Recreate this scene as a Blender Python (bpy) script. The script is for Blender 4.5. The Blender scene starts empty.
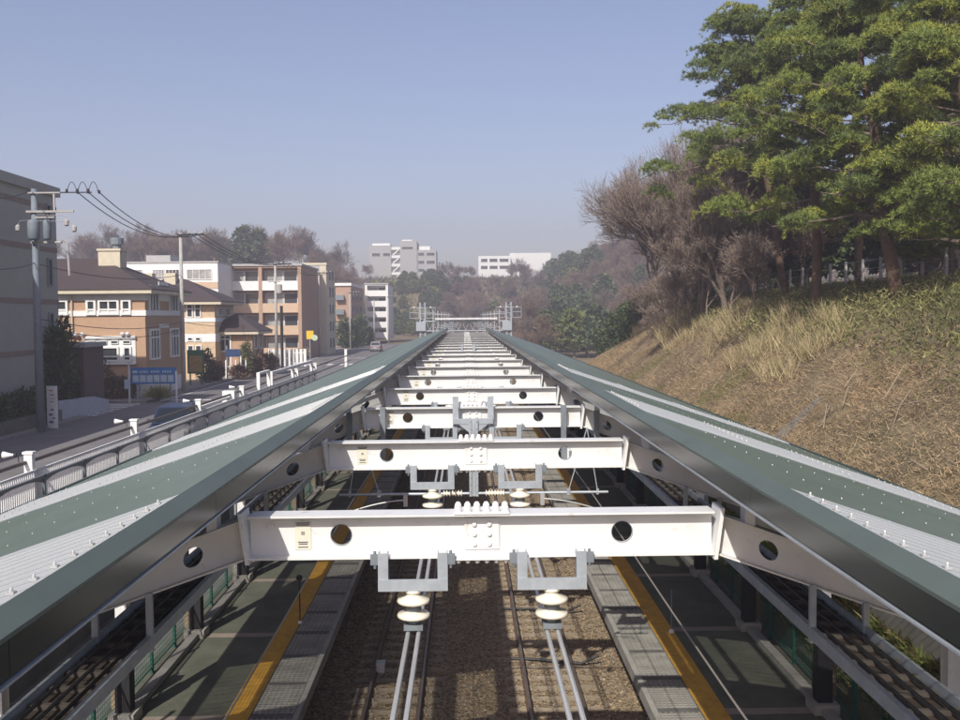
import bpy, math, random
import numpy as np
from mathutils import Vector, Matrix
R = math.radians
scene = bpy.context.scene
COL = scene.collection
rnd = random.Random(7)
rng = np.random.default_rng(11)

# ------------------------------------------------------------------ camera
H = 8.1                                   # eye height above the rail heads
FPX = 971.0                               # focal length in pixels of a 960 px wide frame
cam_d = bpy.data.cameras.new('camera')
cam_d.sensor_width = 36.0
cam_d.lens = 36.0 * FPX / 960.0
cam_d.clip_start = 0.1
cam_d.clip_end = 6000
cam = bpy.data.objects.new('camera', cam_d)
COL.objects.link(cam)
MCAM = Matrix.Rotation(R(-0.83), 4, 'Z') @ Matrix.Rotation(R(90 - 2.59), 4, 'X') @ Matrix.Rotation(R(-0.5), 4, 'Z')
cam.matrix_world = Matrix.Translation((0, 0, H)) @ MCAM
scene.camera = cam

# ------------------------------------------------------------------ sky, sun, exposure
SUN_EL, SUN_AZ = 40.0, 199.0              # sun behind the viewer and to the left
world = bpy.data.worlds.new('World')
scene.world = world
world.use_nodes = True
wn = world.node_tree
wn.nodes.clear()
sky = wn.nodes.new('ShaderNodeTexSky')
sky.sky_type = 'NISHITA'
sky.sun_disc = False
sky.sun_elevation = R(SUN_EL)
sky.sun_rotation = R(SUN_AZ)
sky.altitude = 100
sky.air_density = 1.0
sky.dust_density = 1.8
sky.ozone_density = 2.0
bg = wn.nodes.new('ShaderNodeBackground')
bg.inputs['Strength'].default_value = 0.11
wo = wn.nodes.new('ShaderNodeOutputWorld')
tint = wn.nodes.new('ShaderNodeMix')          # the violet cast of the winter haze
tint.data_type = 'RGBA'
tint.blend_type = 'MULTIPLY'
tint.inputs['Factor'].default_value = 1.0
tint.inputs['B'].default_value = (1.13, 0.975, 1.01, 1)
wn.links.new(sky.outputs['Color'], tint.inputs['A'])
wn.links.new(tint.outputs['Result'], bg.inputs['Color'])
wn.links.new(bg.outputs['Background'], wo.inputs['Surface'])
sun_d = bpy.data.lights.new('sun', 'SUN')
sun_d.energy = 4.6
sun_d.angle = R(0.5)
sun_d.color = (1.0, 0.95, 0.87)
sun = bpy.data.objects.new('sun', sun_d)
COL.objects.link(sun)
S = Vector((math.sin(R(SUN_AZ)) * math.cos(R(SUN_EL)), math.cos(R(SUN_AZ)) * math.cos(R(SUN_EL)), math.sin(R(SUN_EL))))
sun.rotation_euler = S.to_track_quat('Z', 'Y').to_euler()
sun.location = S * 60
scene.view_settings.view_transform = 'Standard'
scene.view_settings.look = 'None'
scene.view_settings.gamma = 1
scene.view_settings.exposure = 0.3
scene.view_settings.use_curve_mapping = False
scene.cycles.max_bounces = 6
scene.cycles.transparent_max_bounces = 12
scene.cycles.volume_bounces = 0


def at(px, py, Y):
    """world point on the viewing ray through a photo pixel at track distance Y"""
    d = MCAM @ Vector(((px - 480.0) / FPX, -(py - 360.0) / FPX, -1.0))
    t = Y / d.y
    return Vector((d.x * t, Y, H + d.z * t))


# ------------------------------------------------------------------ materials
MATS = {}


def mat(name, col, rough=0.7, metal=0.0, var=0.12, scale=3.0, bump=0.0, bscale=30.0, col2=None, spec=0.4, stretch=None, dirt=None):
    if name in MATS:
        return MATS[name]
    m = bpy.data.materials.new(name)
    m.use_nodes = True
    nt = m.node_tree
    b = nt.nodes['Principled BSDF']
    b.inputs['Roughness'].default_value = rough
    b.inputs['Metallic'].default_value = metal
    b.inputs['Specular IOR Level'].default_value = spec
    tc = nt.nodes.new('ShaderNodeTexCoord')
    mp = nt.nodes.new('ShaderNodeMapping')
    nt.links.new(tc.outputs['Object'], mp.inputs['Vector'])
    if stretch:
        mp.inputs['Scale'].default_value = stretch
    n = nt.nodes.new('ShaderNodeTexNoise')
    n.inputs['Scale'].default_value = scale
    n.inputs['Detail'].default_value = 6
    n.inputs['Roughness'].default_value = 0.65
    nt.links.new(mp.outputs['Vector'], n.inputs['Vector'])
    rp = nt.nodes.new('ShaderNodeValToRGB')
    c2 = col2 if col2 else tuple(min(1, c * (1 + var)) for c in col)
    c1 = col if col2 else tuple(c * (1 - var) for c in col)
    rp.color_ramp.elements[0].position = 0.32
    rp.color_ramp.elements[1].position = 0.68
    rp.color_ramp.elements[0].color = (*c1, 1)
    rp.color_ramp.elements[1].color = (*c2, 1)
    nt.links.new(n.outputs['Fac'], rp.inputs['Fac'])
    out = rp.outputs['Color']
    if dirt:
        n2 = nt.nodes.new('ShaderNodeTexNoise')
        n2.inputs['Scale'].default_value = dirt[1]
        n2.inputs['Detail'].default_value = 8
        n2.inputs['Roughness'].default_value = 0.75
        nt.links.new(tc.outputs['Object'], n2.inputs['Vector'])
        r2 = nt.nodes.new('ShaderNodeValToRGB')
        r2.color_ramp.elements[0].position = dirt[2]
        r2.color_ramp.elements[1].position = min(1, dirt[2] + 0.14)
        nt.links.new(n2.outputs['Fac'], r2.inputs['Fac'])
        mx = nt.nodes.new('ShaderNodeMix')
        mx.data_type = 'RGBA'
        nt.links.new(r2.outputs['Color'], mx.inputs['Factor'])
        nt.links.new(out, mx.inputs['A'])
        mx.inputs['B'].default_value = (*dirt[0], 1)
        out = mx.outputs['Result']
    nt.links.new(out, b.inputs['Base Color'])
    if bump:
        nb = nt.nodes.new('ShaderNodeTexNoise')
        nb.inputs['Scale'].default_value = bscale
        nb.inputs['Detail'].default_value = 4
        nt.links.new(tc.outputs['Object'], nb.inputs['Vector'])
        bp = nt.nodes.new('ShaderNodeBump')
        bp.inputs['Strength'].default_value = bump
        bp.inputs['Distance'].default_value = 0.03
        nt.links.new(nb.outputs['Fac'], bp.inputs['Height'])
        nt.links.new(bp.outputs['Normal'], b.inputs['Normal'])
    MATS[name] = m
    return m


def brick_mat(name, c1, c2, mortar, sx=4.0):
    m = mat(name, c1, 0.85)
    nt = m.node_tree
    b = nt.nodes['Principled BSDF']
    geo = nt.nodes.new('ShaderNodeTexCoord')
    sep = nt.nodes.new('ShaderNodeSeparateXYZ')
    nt.links.new(geo.outputs['Object'], sep.inputs['Vector'])
    add = nt.nodes.new('ShaderNodeMath')
    nt.links.new(sep.outputs['X'], add.inputs[0])
    nt.links.new(sep.outputs['Y'], add.inputs[1])
    cmb = nt.nodes.new('ShaderNodeCombineXYZ')
    nt.links.new(add.outputs[0], cmb.inputs['X'])
    nt.links.new(sep.outputs['Z'], cmb.inputs['Y'])
    br = nt.nodes.new('ShaderNodeTexBrick')
    br.inputs['Scale'].default_value = sx
    br.inputs['Color1'].default_value = (*c1, 1)
    br.inputs['Color2'].default_value = (*c2, 1)
    br.inputs['Mortar'].default_value = (*mortar, 1)
    br.inputs['Mortar Size'].default_value = 0.012
    nt.links.new(cmb.outputs[0], br.inputs['Vector'])
    nt.links.new(br.outputs['Color'], b.inputs['Base Color'])
    return m


M_white = mat('white_paint', (0.65, 0.655, 0.64), 0.45, var=0.06, scale=2.5, dirt=((0.43, 0.38, 0.32), 6.0, 0.58))
M_green = mat('green_roof_sheet', (0.122, 0.160, 0.130), 0.45, var=0.10, scale=0.9, dirt=((0.155, 0.185, 0.155), 1.6, 0.56), spec=0.35)
M_cap = mat('grey_green_flashing', (0.088, 0.112, 0.098), 0.5, var=0.10, scale=1.2, spec=0.3)
M_fascia = mat('dark_brushed_fascia', (0.022, 0.026, 0.024), 0.24, metal=0.0, var=0.35, scale=1.0, stretch=(1, 0.25, 1), spec=0.28)
M_galv = mat('galvanised_steel', (0.36, 0.40, 0.43), 0.5, metal=0.35, var=0.15, scale=6)
M_galvd = mat('dull_galvanised_steel', (0.20, 0.23, 0.25), 0.55, metal=0.35, var=0.2, scale=6)
M_cream = mat('glazed_porcelain', (0.72, 0.68, 0.56), 0.22, var=0.06, spec=0.6)
M_bolt = mat('bolt_steel', (0.45, 0.46, 0.45), 0.4, metal=0.2)
M_rail = mat('rusty_rail', (0.11, 0.065, 0.045), 0.7, var=0.3, scale=5)
M_railtop = mat('polished_rail_head', (0.26, 0.21, 0.18), 0.38, metal=0.7, var=0.2)
M_sleeper = mat('concrete_sleeper', (0.29, 0.235, 0.165), 0.9, var=0.3, scale=4)
M_asph = mat('platform_asphalt', (0.100, 0.104, 0.080), 0.9, var=0.2, scale=1.5, bump=0.2, bscale=60, dirt=((0.135, 0.132, 0.10), 0.7, 0.58), spec=0.15)
M_band = mat('pale_pink_tile_band', (0.22, 0.18, 0.145), 0.85, var=0.15)
M_yellow = mat('yellow_tactile_paving', (0.50, 0.27, 0.035), 0.8, var=0.2, scale=4)
M_conc = mat('concrete', (0.27, 0.26, 0.23), 0.9, var=0.2, scale=1.5, bump=0.15)
M_concd = mat('weathered_concrete', (0.15, 0.145, 0.13), 0.9, var=0.3, scale=0.8)
M_grate = mat('steel_grating', (0.27, 0.26, 0.23), 0.6, metal=0.2, var=0.25, scale=2)
M_gdeck = mat('grating_deck', (0.105, 0.10, 0.092), 0.9, var=0.25)
M_mesh = mat('green_fence_paint', (0.02, 0.085, 0.065), 0.5, var=0.15)
M_black = mat('black_rubber', (0.018, 0.018, 0.02), 0.6, var=0.1)
M_tan = mat('tan_cladding', (0.26, 0.19, 0.12), 0.8, var=0.15)
M_road = mat('road_asphalt', (0.165, 0.158, 0.158), 0.9, var=0.15, scale=0.5, bump=0.15, bscale=50, dirt=((0.20, 0.19, 0.187), 0.25, 0.55))
M_pave = mat('pavement_tiles', (0.24, 0.215, 0.20), 0.9, var=0.15, scale=2)
M_paint = mat('road_paint', (0.62, 0.62, 0.60), 0.8, var=0.15, scale=4)
M_bark = mat('pine_bark', (0.105, 0.065, 0.042), 0.95, var=0.35, scale=4, bump=0.6, bscale=12)
M_barkl = mat('pale_bark', (0.16, 0.125, 0.10), 0.95, var=0.3, scale=4)
M_twig = mat('bare_twigs', (0.20, 0.155, 0.125), 0.95, var=0.25, scale=0.3)
M_wallg = mat('grey_render', (0.36, 0.35, 0.32), 0.9, var=0.08, scale=0.4)
M_bandb = mat('brown_string_course', (0.26, 0.20, 0.165), 0.85)
M_brick = brick_mat('orange_brick', (0.46, 0.295, 0.19), (0.42, 0.265, 0.165), (0.44, 0.33, 0.24), 3.0)
M_brickt = brick_mat('tan_tile_cladding', (0.40, 0.265, 0.19), (0.36, 0.235, 0.165), (0.40, 0.31, 0.24), 2.5)
M_wht = mat('white_render', (0.74, 0.74, 0.72), 0.8, var=0.05)
M_crm = mat('cream_render', (0.56, 0.50, 0.38), 0.85, var=0.08)
M_pch = mat('peach_panel', (0.53, 0.39, 0.27), 0.85, var=0.08)
M_roofb = mat('brown_roof_tiles', (0.060, 0.045, 0.045), 0.75, var=0.2, scale=8, bump=0.3, bscale=8)
M_glass = mat('dark_window_glass', (0.045, 0.05, 0.055), 0.12, var=0.4, scale=0.8, spec=0.6)
M_curt = mat('curtained_window', (0.30, 0.30, 0.29), 0.25, var=0.35, scale=1.0, spec=0.6)
M_gconc = mat('grey_tower_concrete', (0.37, 0.37, 0.36), 0.9, var=0.08)
M_purple = mat('purple_brown_tile', (0.105, 0.07, 0.068), 0.85, var=0.15)
M_polec = mat('utility_pole_concrete', (0.36, 0.35, 0.33), 0.9, var=0.12)
M_polep = mat('painted_blue_grey_pole', (0.16, 0.19, 0.22), 0.7, var=0.12)
M_wire = mat('black_cable', (0.02, 0.02, 0.022), 0.6)
M_cwire = mat('contact_wire_copper', (0.34, 0.31, 0.27), 0.4, metal=0.4)
M_alu = mat('aluminium_conductor', (0.47, 0.48, 0.48), 0.4, metal=0.4, var=0.1)
M_blue = mat('sign_blue', (0.04, 0.17, 0.42), 0.5)
M_blued = mat('dark_sign_blue', (0.02, 0.05, 0.13), 0.5)
M_pale = mat('sign_pale_blue', (0.42, 0.52, 0.60), 0.6, var=0.2, scale=12)
M_signw = mat('sign_white', (0.62, 0.62, 0.62), 0.6)
M_signg = mat('sign_green', (0.05, 0.16, 0.09), 0.6)
M_signo = mat('sign_ochre', (0.36, 0.25, 0.09), 0.7, var=0.35, scale=8)
M_signy = mat('sign_yellow', (0.70, 0.45, 0.02), 0.5)
M_red = mat('red_paint', (0.40, 0.06, 0.05), 0.5)
M_carb = mat('dark_blue_car_paint', (0.020, 0.032, 0.075), 0.38, spec=0.35, var=0.05)
M_cars = mat('silver_car_paint', (0.30, 0.28, 0.29), 0.3, metal=0.3, var=0.05)
M_carg = mat('car_glass', (0.012, 0.02, 0.03), 0.35, spec=0.2, var=0.3, scale=1)
M_tyre = mat('tyre_rubber', (0.02, 0.02, 0.02), 0.8)
M_rim = mat('alloy_rim', (0.4, 0.4, 0.4), 0.35, metal=0.6)
M_lampg = mat('headlamp_glass', (0.7, 0.72, 0.72), 0.15)
M_tail = mat('tail_lamp_red', (0.4, 0.02, 0.02), 0.3)
M_fdark = mat('slate_fence_paint', (0.11, 0.13, 0.145), 0.5, var=0.1)
M_text = mat('printed_marks', (0.10, 0.10, 0.12), 0.8)
M_plate = mat('cream_data_plate', (0.58, 0.56, 0.46), 0.6)
M_rust = mat('brown_handrail', (0.085, 0.070, 0.060), 0.6)

# skylight panels: ribbed polycarbonate that lets part of the sun through
m = bpy.data.materials.new('translucent_skylight')
m.use_nodes = True
nt = m.node_tree
pb = nt.nodes['Principled BSDF']
pb.inputs['Base Color'].default_value = (0.38, 0.405, 0.425, 1)
pb.inputs['Roughness'].default_value = 0.3
tr = nt.nodes.new('ShaderNodeBsdfTransparent')
tr.inputs['Color'].default_value = (0.95, 0.95, 0.93, 1)
mxs = nt.nodes.new('ShaderNodeMixShader')
mxs.inputs['Fac'].default_value = 0.45
nt.links.new(pb.outputs[0], mxs.inputs[1])
nt.links.new(tr.outputs[0], mxs.inputs[2])
nt.links.new(mxs.outputs[0], nt.nodes['Material Output'].inputs['Surface'])
M_sky = m

# ballast
m = mat('ballast', (0.15, 0.105, 0.065), 0.95)
nt = m.node_tree
b = nt.nodes['Principled BSDF']
vo = nt.nodes.new('ShaderNodeTexVoronoi')
vo.inputs['Scale'].default_value = 15
tcb = nt.nodes.new('ShaderNodeTexCoord')
nt.links.new(tcb.outputs['Object'], vo.inputs['Vector'])
rpb = nt.nodes.new('ShaderNodeValToRGB')
rpb.color_ramp.elements[0].color = (0.105, 0.077, 0.048, 1)
rpb.color_ramp.elements[1].color = (0.37, 0.28, 0.175, 1)
sepc = nt.nodes.new('ShaderNodeSeparateColor')
nt.links.new(vo.outputs['Color'], sepc.inputs[0])
nt.links.new(sepc.outputs[0], rpb.inputs['Fac'])
nt.links.new(rpb.outputs['Color'], b.inputs['Base Color'])
bpb = nt.nodes.new('ShaderNodeBump')
bpb.inputs['Strength'].default_value = 0.9
bpb.inputs['Distance'].default_value = 0.05
nt.links.new(vo.outputs['Distance'], bpb.inputs['Height'])
nt.links.new(bpb.outputs['Normal'], b.inputs['Normal'])
M_ballast = m


def ground_mat(name, cols, scale):
    m = mat(name, cols[0], 0.95)
    nt = m.node_tree
    b = nt.nodes['Principled BSDF']
    tc = nt.nodes.new('ShaderNodeTexCoord')
    n = nt.nodes.new('ShaderNodeTexNoise')
    n.inputs['Scale'].default_value = scale
    n.inputs['Detail'].default_value = 9
    n.inputs['Roughness'].default_value = 0.7
    nt.links.new(tc.outputs['Object'], n.inputs['Vector'])
    rp = nt.nodes.new('ShaderNodeValToRGB')
    e = rp.color_ramp.elements
    e[0].position, e[1].position = 0.3, 0.7
    e[0].color, e[1].color = (*cols[0], 1), (*cols[-1], 1)
    for i, c in enumerate(cols[1:-1]):
        x = e.new(0.3 + 0.4 * (i + 1) / (len(cols) - 1))
        x.color = (*c, 1)
    nt.links.new(n.outputs['Fac'], rp.inputs['Fac'])
    nt.links.new(rp.outputs['Color'], b.inputs['Base Color'])
    return m


M_soil = ground_mat('hillside_soil', [(0.11, 0.10, 0.045), (0.18, 0.14, 0.08), (0.24, 0.18, 0.105)], 0.35)
M_leaf = {
    'pine_dark': mat('dark_pine_needles', (0.088, 0.125, 0.038), 0.7, var=0.3, scale=0.7),
    'pine_mid': mat('pine_needles', (0.165, 0.215, 0.045), 0.7, var=0.25, scale=0.7),
    'pine_yel': mat('yellowish_pine_needles', (0.275, 0.30, 0.05), 0.7, var=0.25, scale=0.7),
    'ever_d': mat('dark_evergreen_leaves', (0.040, 0.062, 0.025), 0.6, var=0.3, scale=0.4),
    'ever_m': mat('evergreen_leaves', (0.080, 0.115, 0.036), 0.6, var=0.3, scale=0.4),
    'ever_y': mat('yellow_green_leaves', (0.145, 0.160, 0.042), 0.6, var=0.3, scale=0.4),
    'bare': mat('far_bare_twigs', (0.19, 0.135, 0.098), 0.95, var=0.25, scale=0.2),
    'bare2': mat('far_grey_twigs', (0.14, 0.11, 0.092), 0.95, var=0.25, scale=0.2),
    'br1': mat('rust_bracken', (0.285, 0.20, 0.115), 0.95, var=0.25, scale=0.6),
    'br2': mat('tan_bracken', (0.37, 0.285, 0.17), 0.95, var=0.25, scale=0.6),
    'br3': mat('dull_twig_brown', (0.20, 0.15, 0.10), 0.95, var=0.25, scale=0.6),
    'sasa': mat('bamboo_grass_leaves', (0.150, 0.150, 0.045), 0.7, var=0.3, scale=0.8),
    'sasad': mat('dark_bamboo_grass_leaves', (0.085, 0.092, 0.030), 0.7, var=0.3, scale=0.8),
    'sasay': mat('pale_bamboo_grass_leaves', (0.25, 0.225, 0.095), 0.7, var=0.3, scale=0.8),
    'pamp': mat('pampas_straw', (0.42, 0.34, 0.19), 0.9, var=0.2, scale=0.8),
    'red': mat('reddish_shrub_leaves', (0.115, 0.062, 0.042), 0.8, var=0.3, scale=0.8),
}


# ------------------------------------------------------------------ object helpers
def tag(o, label=None, cat=None, group=None, kind=None):
    if label: o['label'] = label
    if cat: o['category'] = cat
    if group: o['group'] = group
    if kind: o['kind'] = kind
    return o


def empty(name, loc=(0, 0, 0), label=None, cat=None, group=None):
    o = bpy.data.objects.new(name, None)
    o.empty_display_size = 0.3
    o.location = loc
    COL.objects.link(o)
    return tag(o, label, cat, group)


def copy_tree(o, parent=None):
    c = o.copy()
    COL.objects.link(c)
    c.parent = parent
    for ch in list(o.children):
        copy_tree(ch, c)
    return c


def link_mesh(name, me, parent):
    o = bpy.data.objects.new(name, me)
    COL.objects.link(o)
    if parent is not None:
        o.parent = parent
    return o


def rep(proto, locs):
    """copies of a part beside the first one; locs are offsets, the first goes to the part itself"""
    for i, l in enumerate(locs):
        o = proto if i == 0 else proto.copy()
        if i:
            COL.objects.link(o)
            o.parent = proto.parent
        o.location = l
    return proto


class MB:
    """collects shapes into one mesh"""

    def __init__(s):
        s.v, s.f = [], []

    def quad(s, a, b, c, d):
        i = len(s.v)
        s.v += [tuple(a), tuple(b), tuple(c), tuple(d)]
        s.f.append((i, i + 1, i + 2, i + 3))
        return s

    def box(s, x0, x1, y0, y1, z0, z1):
        i = len(s.v)
        s.v += [(x0, y0, z0), (x1, y0, z0), (x1, y1, z0), (x0, y1, z0), (x0, y0, z1), (x1, y0, z1), (x1, y1, z1), (x0, y1, z1)]
        s.f += [(i, i + 3, i + 2, i + 1), (i + 4, i + 5, i + 6, i + 7), (i, i + 1, i + 5, i + 4), (i + 1, i + 2, i + 6, i + 5), (i + 2, i + 3, i + 7, i + 6), (i + 3, i, i + 4, i + 7)]
        return s

    def prism(s, poly, axis, a, b):
        """2D polygon extruded along axis 'x','y' or 'z' from a to b"""
        n = len(poly)
        i = len(s.v)

        def P(p, t):
            if axis == 'y': return (p[0], t, p[1])
            if axis == 'x': return (t, p[0], p[1])
            return (p[0], p[1], t)
        s.v += [P(p, a) for p in poly] + [P(p, b) for p in poly]
        s.f.append(tuple(range(i, i + n)))
        s.f.append(tuple(range(i + 2 * n - 1, i + n - 1, -1)))
        for k in range(n):
            q = (k + 1) % n
            s.f.append((i + q, i + k, i + n + k, i + n + q))
        return s

    def tube(s, pts, r, n=8, r2=None, cap=True):
        pts = [Vector(p) for p in pts]
        m = len(pts)
        i0 = len(s.v)
        for k, p in enumerate(pts):
            t = (pts[min(k + 1, m - 1)] - pts[max(k - 1, 0)])
            if t.length < 1e-9: t = Vector((0, 0, 1))
            t.normalize()
            u = t.cross(Vector((0, 0, 1)) if abs(t.z) < 0.95 else Vector((0, 1, 0))).normalized()
            w = t.cross(u)
            if isinstance(r, (list, tuple)): rr = r[k]
            else: rr = r if r2 is None else r + (r2 - r) * k / max(1, m - 1)
            for q in range(n):
                a = 2 * math.pi * q / n
                s.v.append(tuple(p + u * (math.cos(a) * rr) + w * (math.sin(a) * rr)))
        for k in range(m - 1):
            for q in range(n):
                a = i0 + k * n + q
                b2 = i0 + k * n + (q + 1) % n
                s.f.append((a, b2, b2 + n, a + n))
        if cap:
            s.f.append(tuple(i0 + q for q in reversed(range(n))))
            s.f.append(tuple(i0 + (m - 1) * n + q for q in range(n)))
        return s

    def lathe(s, prof, n=20, o=(0, 0, 0), axis='z'):
        i0 = len(s.v)
        for (r, h) in prof:
            for q in range(n):
                a = 2 * math.pi * q / n
                c, d = r * math.cos(a), r * math.sin(a)
                if axis == 'z': p = (o[0] + c, o[1] + d, o[2] + h)
                elif axis == 'x': p = (o[0] + h, o[1] + c, o[2] + d)
                else: p = (o[0] + d, o[1] + h, o[2] + c)
                s.v.append(p)
        for k in range(len(prof) - 1):
            for q in range(n):
                a = i0 + k * n + q
                b2 = i0 + k * n + (q + 1) % n
                s.f.append((a, b2, b2 + n, a + n))
        s.f.append(tuple(i0 + q for q in reversed(range(n))))
        s.f.append(tuple(i0 + (len(prof) - 1) * n + q for q in range(n)))
        return s

    def dome(s, c, r, h, up=(0, 0, 1), n=8):
        up = Vector(up)
        u = up.orthogonal().normalized()
        w = up.cross(u)
        i0 = len(s.v)
        c = Vector(c)
        for (rr, hh) in ((1, 0), (0.85, 0.6), (0.45, 0.95)):
            for q in range(n):
                a = 2 * math.pi * q / n
                s.v.append(tuple(c + (u * math.cos(a) + w * math.sin(a)) * (r * rr) + up * (h * hh)))
        for k in range(2):
            for q in range(n):
                a = i0 + k * n + q
                b2 = i0 + k * n + (q + 1) % n
                s.f.append((a, b2, b2 + n, a + n))
        s.f.append(tuple(i0 + 2 * n + q for q in range(n)))
        return s

    def holed_plate(s, x0, x1, z0, z1, holes, y, t, fn=None):
        """plate in the XZ plane with round holes, thickness t about y; fn maps (x, z) to (x, z)"""
        fn = fn or (lambda x, z: (x, z))
        holes = sorted(holes)
        hw = (z1 - z0) / 2

        def P(x, z, yy):
            a, c = fn(x, z)
            return (a, yy, c)

        def rect(xa, xb):
            for yy, rev in ((y - t / 2, False), (y + t / 2, True)):
                q = [P(xa, z0, yy), P(xb, z0, yy), P(xb, z1, yy), P(xa, z1, yy)]
                s.quad(*(reversed(q) if rev else q))
        cur = x0
        for (hx, hz, hr) in holes:
            a, b2 = hx - hw, hx + hw
            rect(cur, a)
            N = 32
            ring, outer = [], []
            for k in range(N):
                an = 2 * math.pi * (k + 0.5) / N
                c, d = math.cos(an), math.sin(an)
                ring.append((hx + hr * c, hz + hr * d))
                sc = hw / max(abs(c), abs(d))
                outer.append((hx + c * sc, min(z1, max(z0, (z0 + z1) / 2 + d * sc))))
            # snap the outer points nearest the corners
            for k in range(N):
                an = 2 * math.pi * (k + 0.5) / N
            for yy, rev in ((y - t / 2, False), (y + t / 2, True)):
                for k in range(N):
                    l = (k + 1) % N
                    q = [P(*outer[k], yy), P(*outer[l], yy), P(*ring[l], yy), P(*ring[k], yy)]
                    s.quad(*(reversed(q) if rev else q))
                    if max(abs(outer[k][0] - outer[l][0]), 0) > 1e-5 and abs(outer[k][1] - outer[l][1]) > 1e-5:
                        cx = b2 if outer[k][0] + outer[l][0] > 2 * hx else a
                        cz = z1 if outer[k][1] + outer[l][1] > z0 + z1 else z0
                        tri = [P(*outer[k], yy), P(cx, cz, yy), P(*outer[l], yy)]
                        i = len(s.v)
                        s.v += tri
                        s.f.append((i, i + 1, i + 2))
            for k in range(N):
                l = (k + 1) % N
                s.quad(P(*ring[k], y - t / 2), P(*ring[l], y - t / 2), P(*ring[l], y + t / 2), P(*ring[k], y + t / 2))
            cur = b2
        rect(cur, x1)
        return s

    def build(s, name, material, parent=None, smooth=False):
        me = bpy.data.meshes.new(name)
        me.from_pydata(s.v, [], s.f)
        me.materials.append(material)
        if smooth:
            me.polygons.foreach_set('use_smooth', [True] * len(me.polygons))
        me.update()
        return link_mesh(name, me, parent)


def tri_mesh(name, V, mats, weights=None, parent=None, idx=None):
    """V: (n,3,3) triangles; one mesh with randomly mixed materials"""
    n = len(V)
    me = bpy.data.meshes.new(name)
    me.vertices.add(n * 3)
    me.vertices.foreach_set('co', np.asarray(V, dtype=np.float32).reshape(-1))
    me.loops.add(n * 3)
    me.loops.foreach_set('vertex_index', np.arange(n * 3, dtype=np.int32))
    me.polygons.add(n)
    me.polygons.foreach_set('loop_start', np.arange(0, n * 3, 3, dtype=np.int32))
    me.polygons.foreach_set('loop_total', np.full(n, 3, dtype=np.int32))
    for mm in mats:
        me.materials.append(mm)
    if idx is None and len(mats) > 1:
        w = np.array(weights if weights else [1] * len(mats), float)
        idx = rng.choice(len(mats), n, p=w / w.sum())
    if idx is not None:
        me.polygons.foreach_set('material_index', np.asarray(idx, dtype=np.int32))
    me.update(calc_edges=True)
    me.validate()
    return link_mesh(name, me, parent)


def unit(n):
    d = rng.normal(size=(n, 3))
    return d / np.linalg.norm(d, axis=1, keepdims=True)


def blades(P, D, L, W):
    """thin triangles rooted at P along D with length L and width W"""
    n = len(P)
    side = np.cross(D, unit(n))
    side /= (np.linalg.norm(side, axis=1, keepdims=True) + 1e-9)
    L = np.broadcast_to(np.asarray(L).reshape(-1, 1), (n, 1))
    W = np.broadcast_to(np.asarray(W).reshape(-1, 1), (n, 1))
    return np.stack([P - side * W, P + side * W, P + D * L], axis=1)


# ------------------------------------------------------------------ terrain
def sm(a, b, x):
    t = np.clip((x - a) / (b - a), 0, 1)
    return t * t * (3 - 2 * t)


def bank(x, y):
    """height of the right-hand bank at (x, y) arrays"""
    prof = np.interp(x, [6.75, 7.05, 7.6, 9.0, 12.0, 14.5, 17, 22, 40, 120], [0.9, 1.5, 2.7, 3.6, 6.2, 8.0, 8.75, 9.3, 11.0, 14.0])
    k = sm(118, 62, y)
    low = np.interp(x, [6.75, 7.6, 10, 16, 40, 120], [0.6, 0.9, 1.2, 1.4, 1.0, 1.0])
    return low + (prof - low) * k


def terrain(x, y):
    x = np.asarray(x, float); y = np.asarray(y, float)
    z = np.full(np.broadcast(x, y).shape, -0.62)
    left = 2.72 + 0 * x
    z = np.where(x < -8.95, left, z)
    z = np.where(x > 6.75, bank(np.maximum(x, 6.75), y), z)
    # distant wooded hills
    hl = sm(150, 245, y + 0.12 * np.minimum(0, x + 40)) * sm(-14, -48, x) * 20.0
    hc = sm(285, 345, y) * 21.0
    hr = sm(150, 300, y) * sm(7, 46, x) * 22.0 + sm(200, 380, y) * sm(10, 100, x) * 7
    hmax = np.maximum(np.maximum(hl, hc), hr)
    base = np.where(np.abs(x) < 8.9, z, z)
    z = np.where(y > 110, np.maximum(base, base * (1 - sm(110, 260, y)) + hmax), base)
    return z


xs = sorted(set([-1500, -900, -600, -400, -300, -240] + list(range(-200, -20, 10)) + [-24, -20, -16, -12, -9.0, -8.9, -6.9, -4, -2, 0, 2, 4, 6.7, 6.8, 7.05] +
                [7.6 + 0.6 * i for i in range(24)] + [22.5, 24, 26, 28, 31, 34, 38, 42, 47] + list(range(52, 200, 8)) + [220, 260, 320, 420, 600, 900, 1500]))
ys = sorted(set([-60, -20] + [i * 1.2 for i in range(0, 110)] + list(range(132, 460, 8)) + [480, 540, 640, 800, 1100, 1600, 2600]))
XX, YY = np.meshgrid(xs, ys)
ZZ = terrain(XX, YY)
bump_ = (np.sin(XX * 1.7 + YY * 0.9) * np.cos(YY * 1.3 - XX * 0.6) * 0.12 + rng.normal(size=XX.shape) * 0.06) * (XX > 8.4) * (YY < 130)
ZZ = ZZ + bump_
nx, ny = len(xs), len(ys)
me = bpy.data.meshes.new('ground')
fv = [(j * nx + i, j * nx + i + 1, (j + 1) * nx + i + 1, (j + 1) * nx + i) for j in range(ny - 1) for i in range(nx - 1)]
me.from_pydata(np.stack([XX, YY, ZZ], -1).reshape(-1, 3).tolist(), [], fv)
me.materials.append(M_soil)
tag(link_mesh('ground', me, None), kind='structure')

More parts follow.
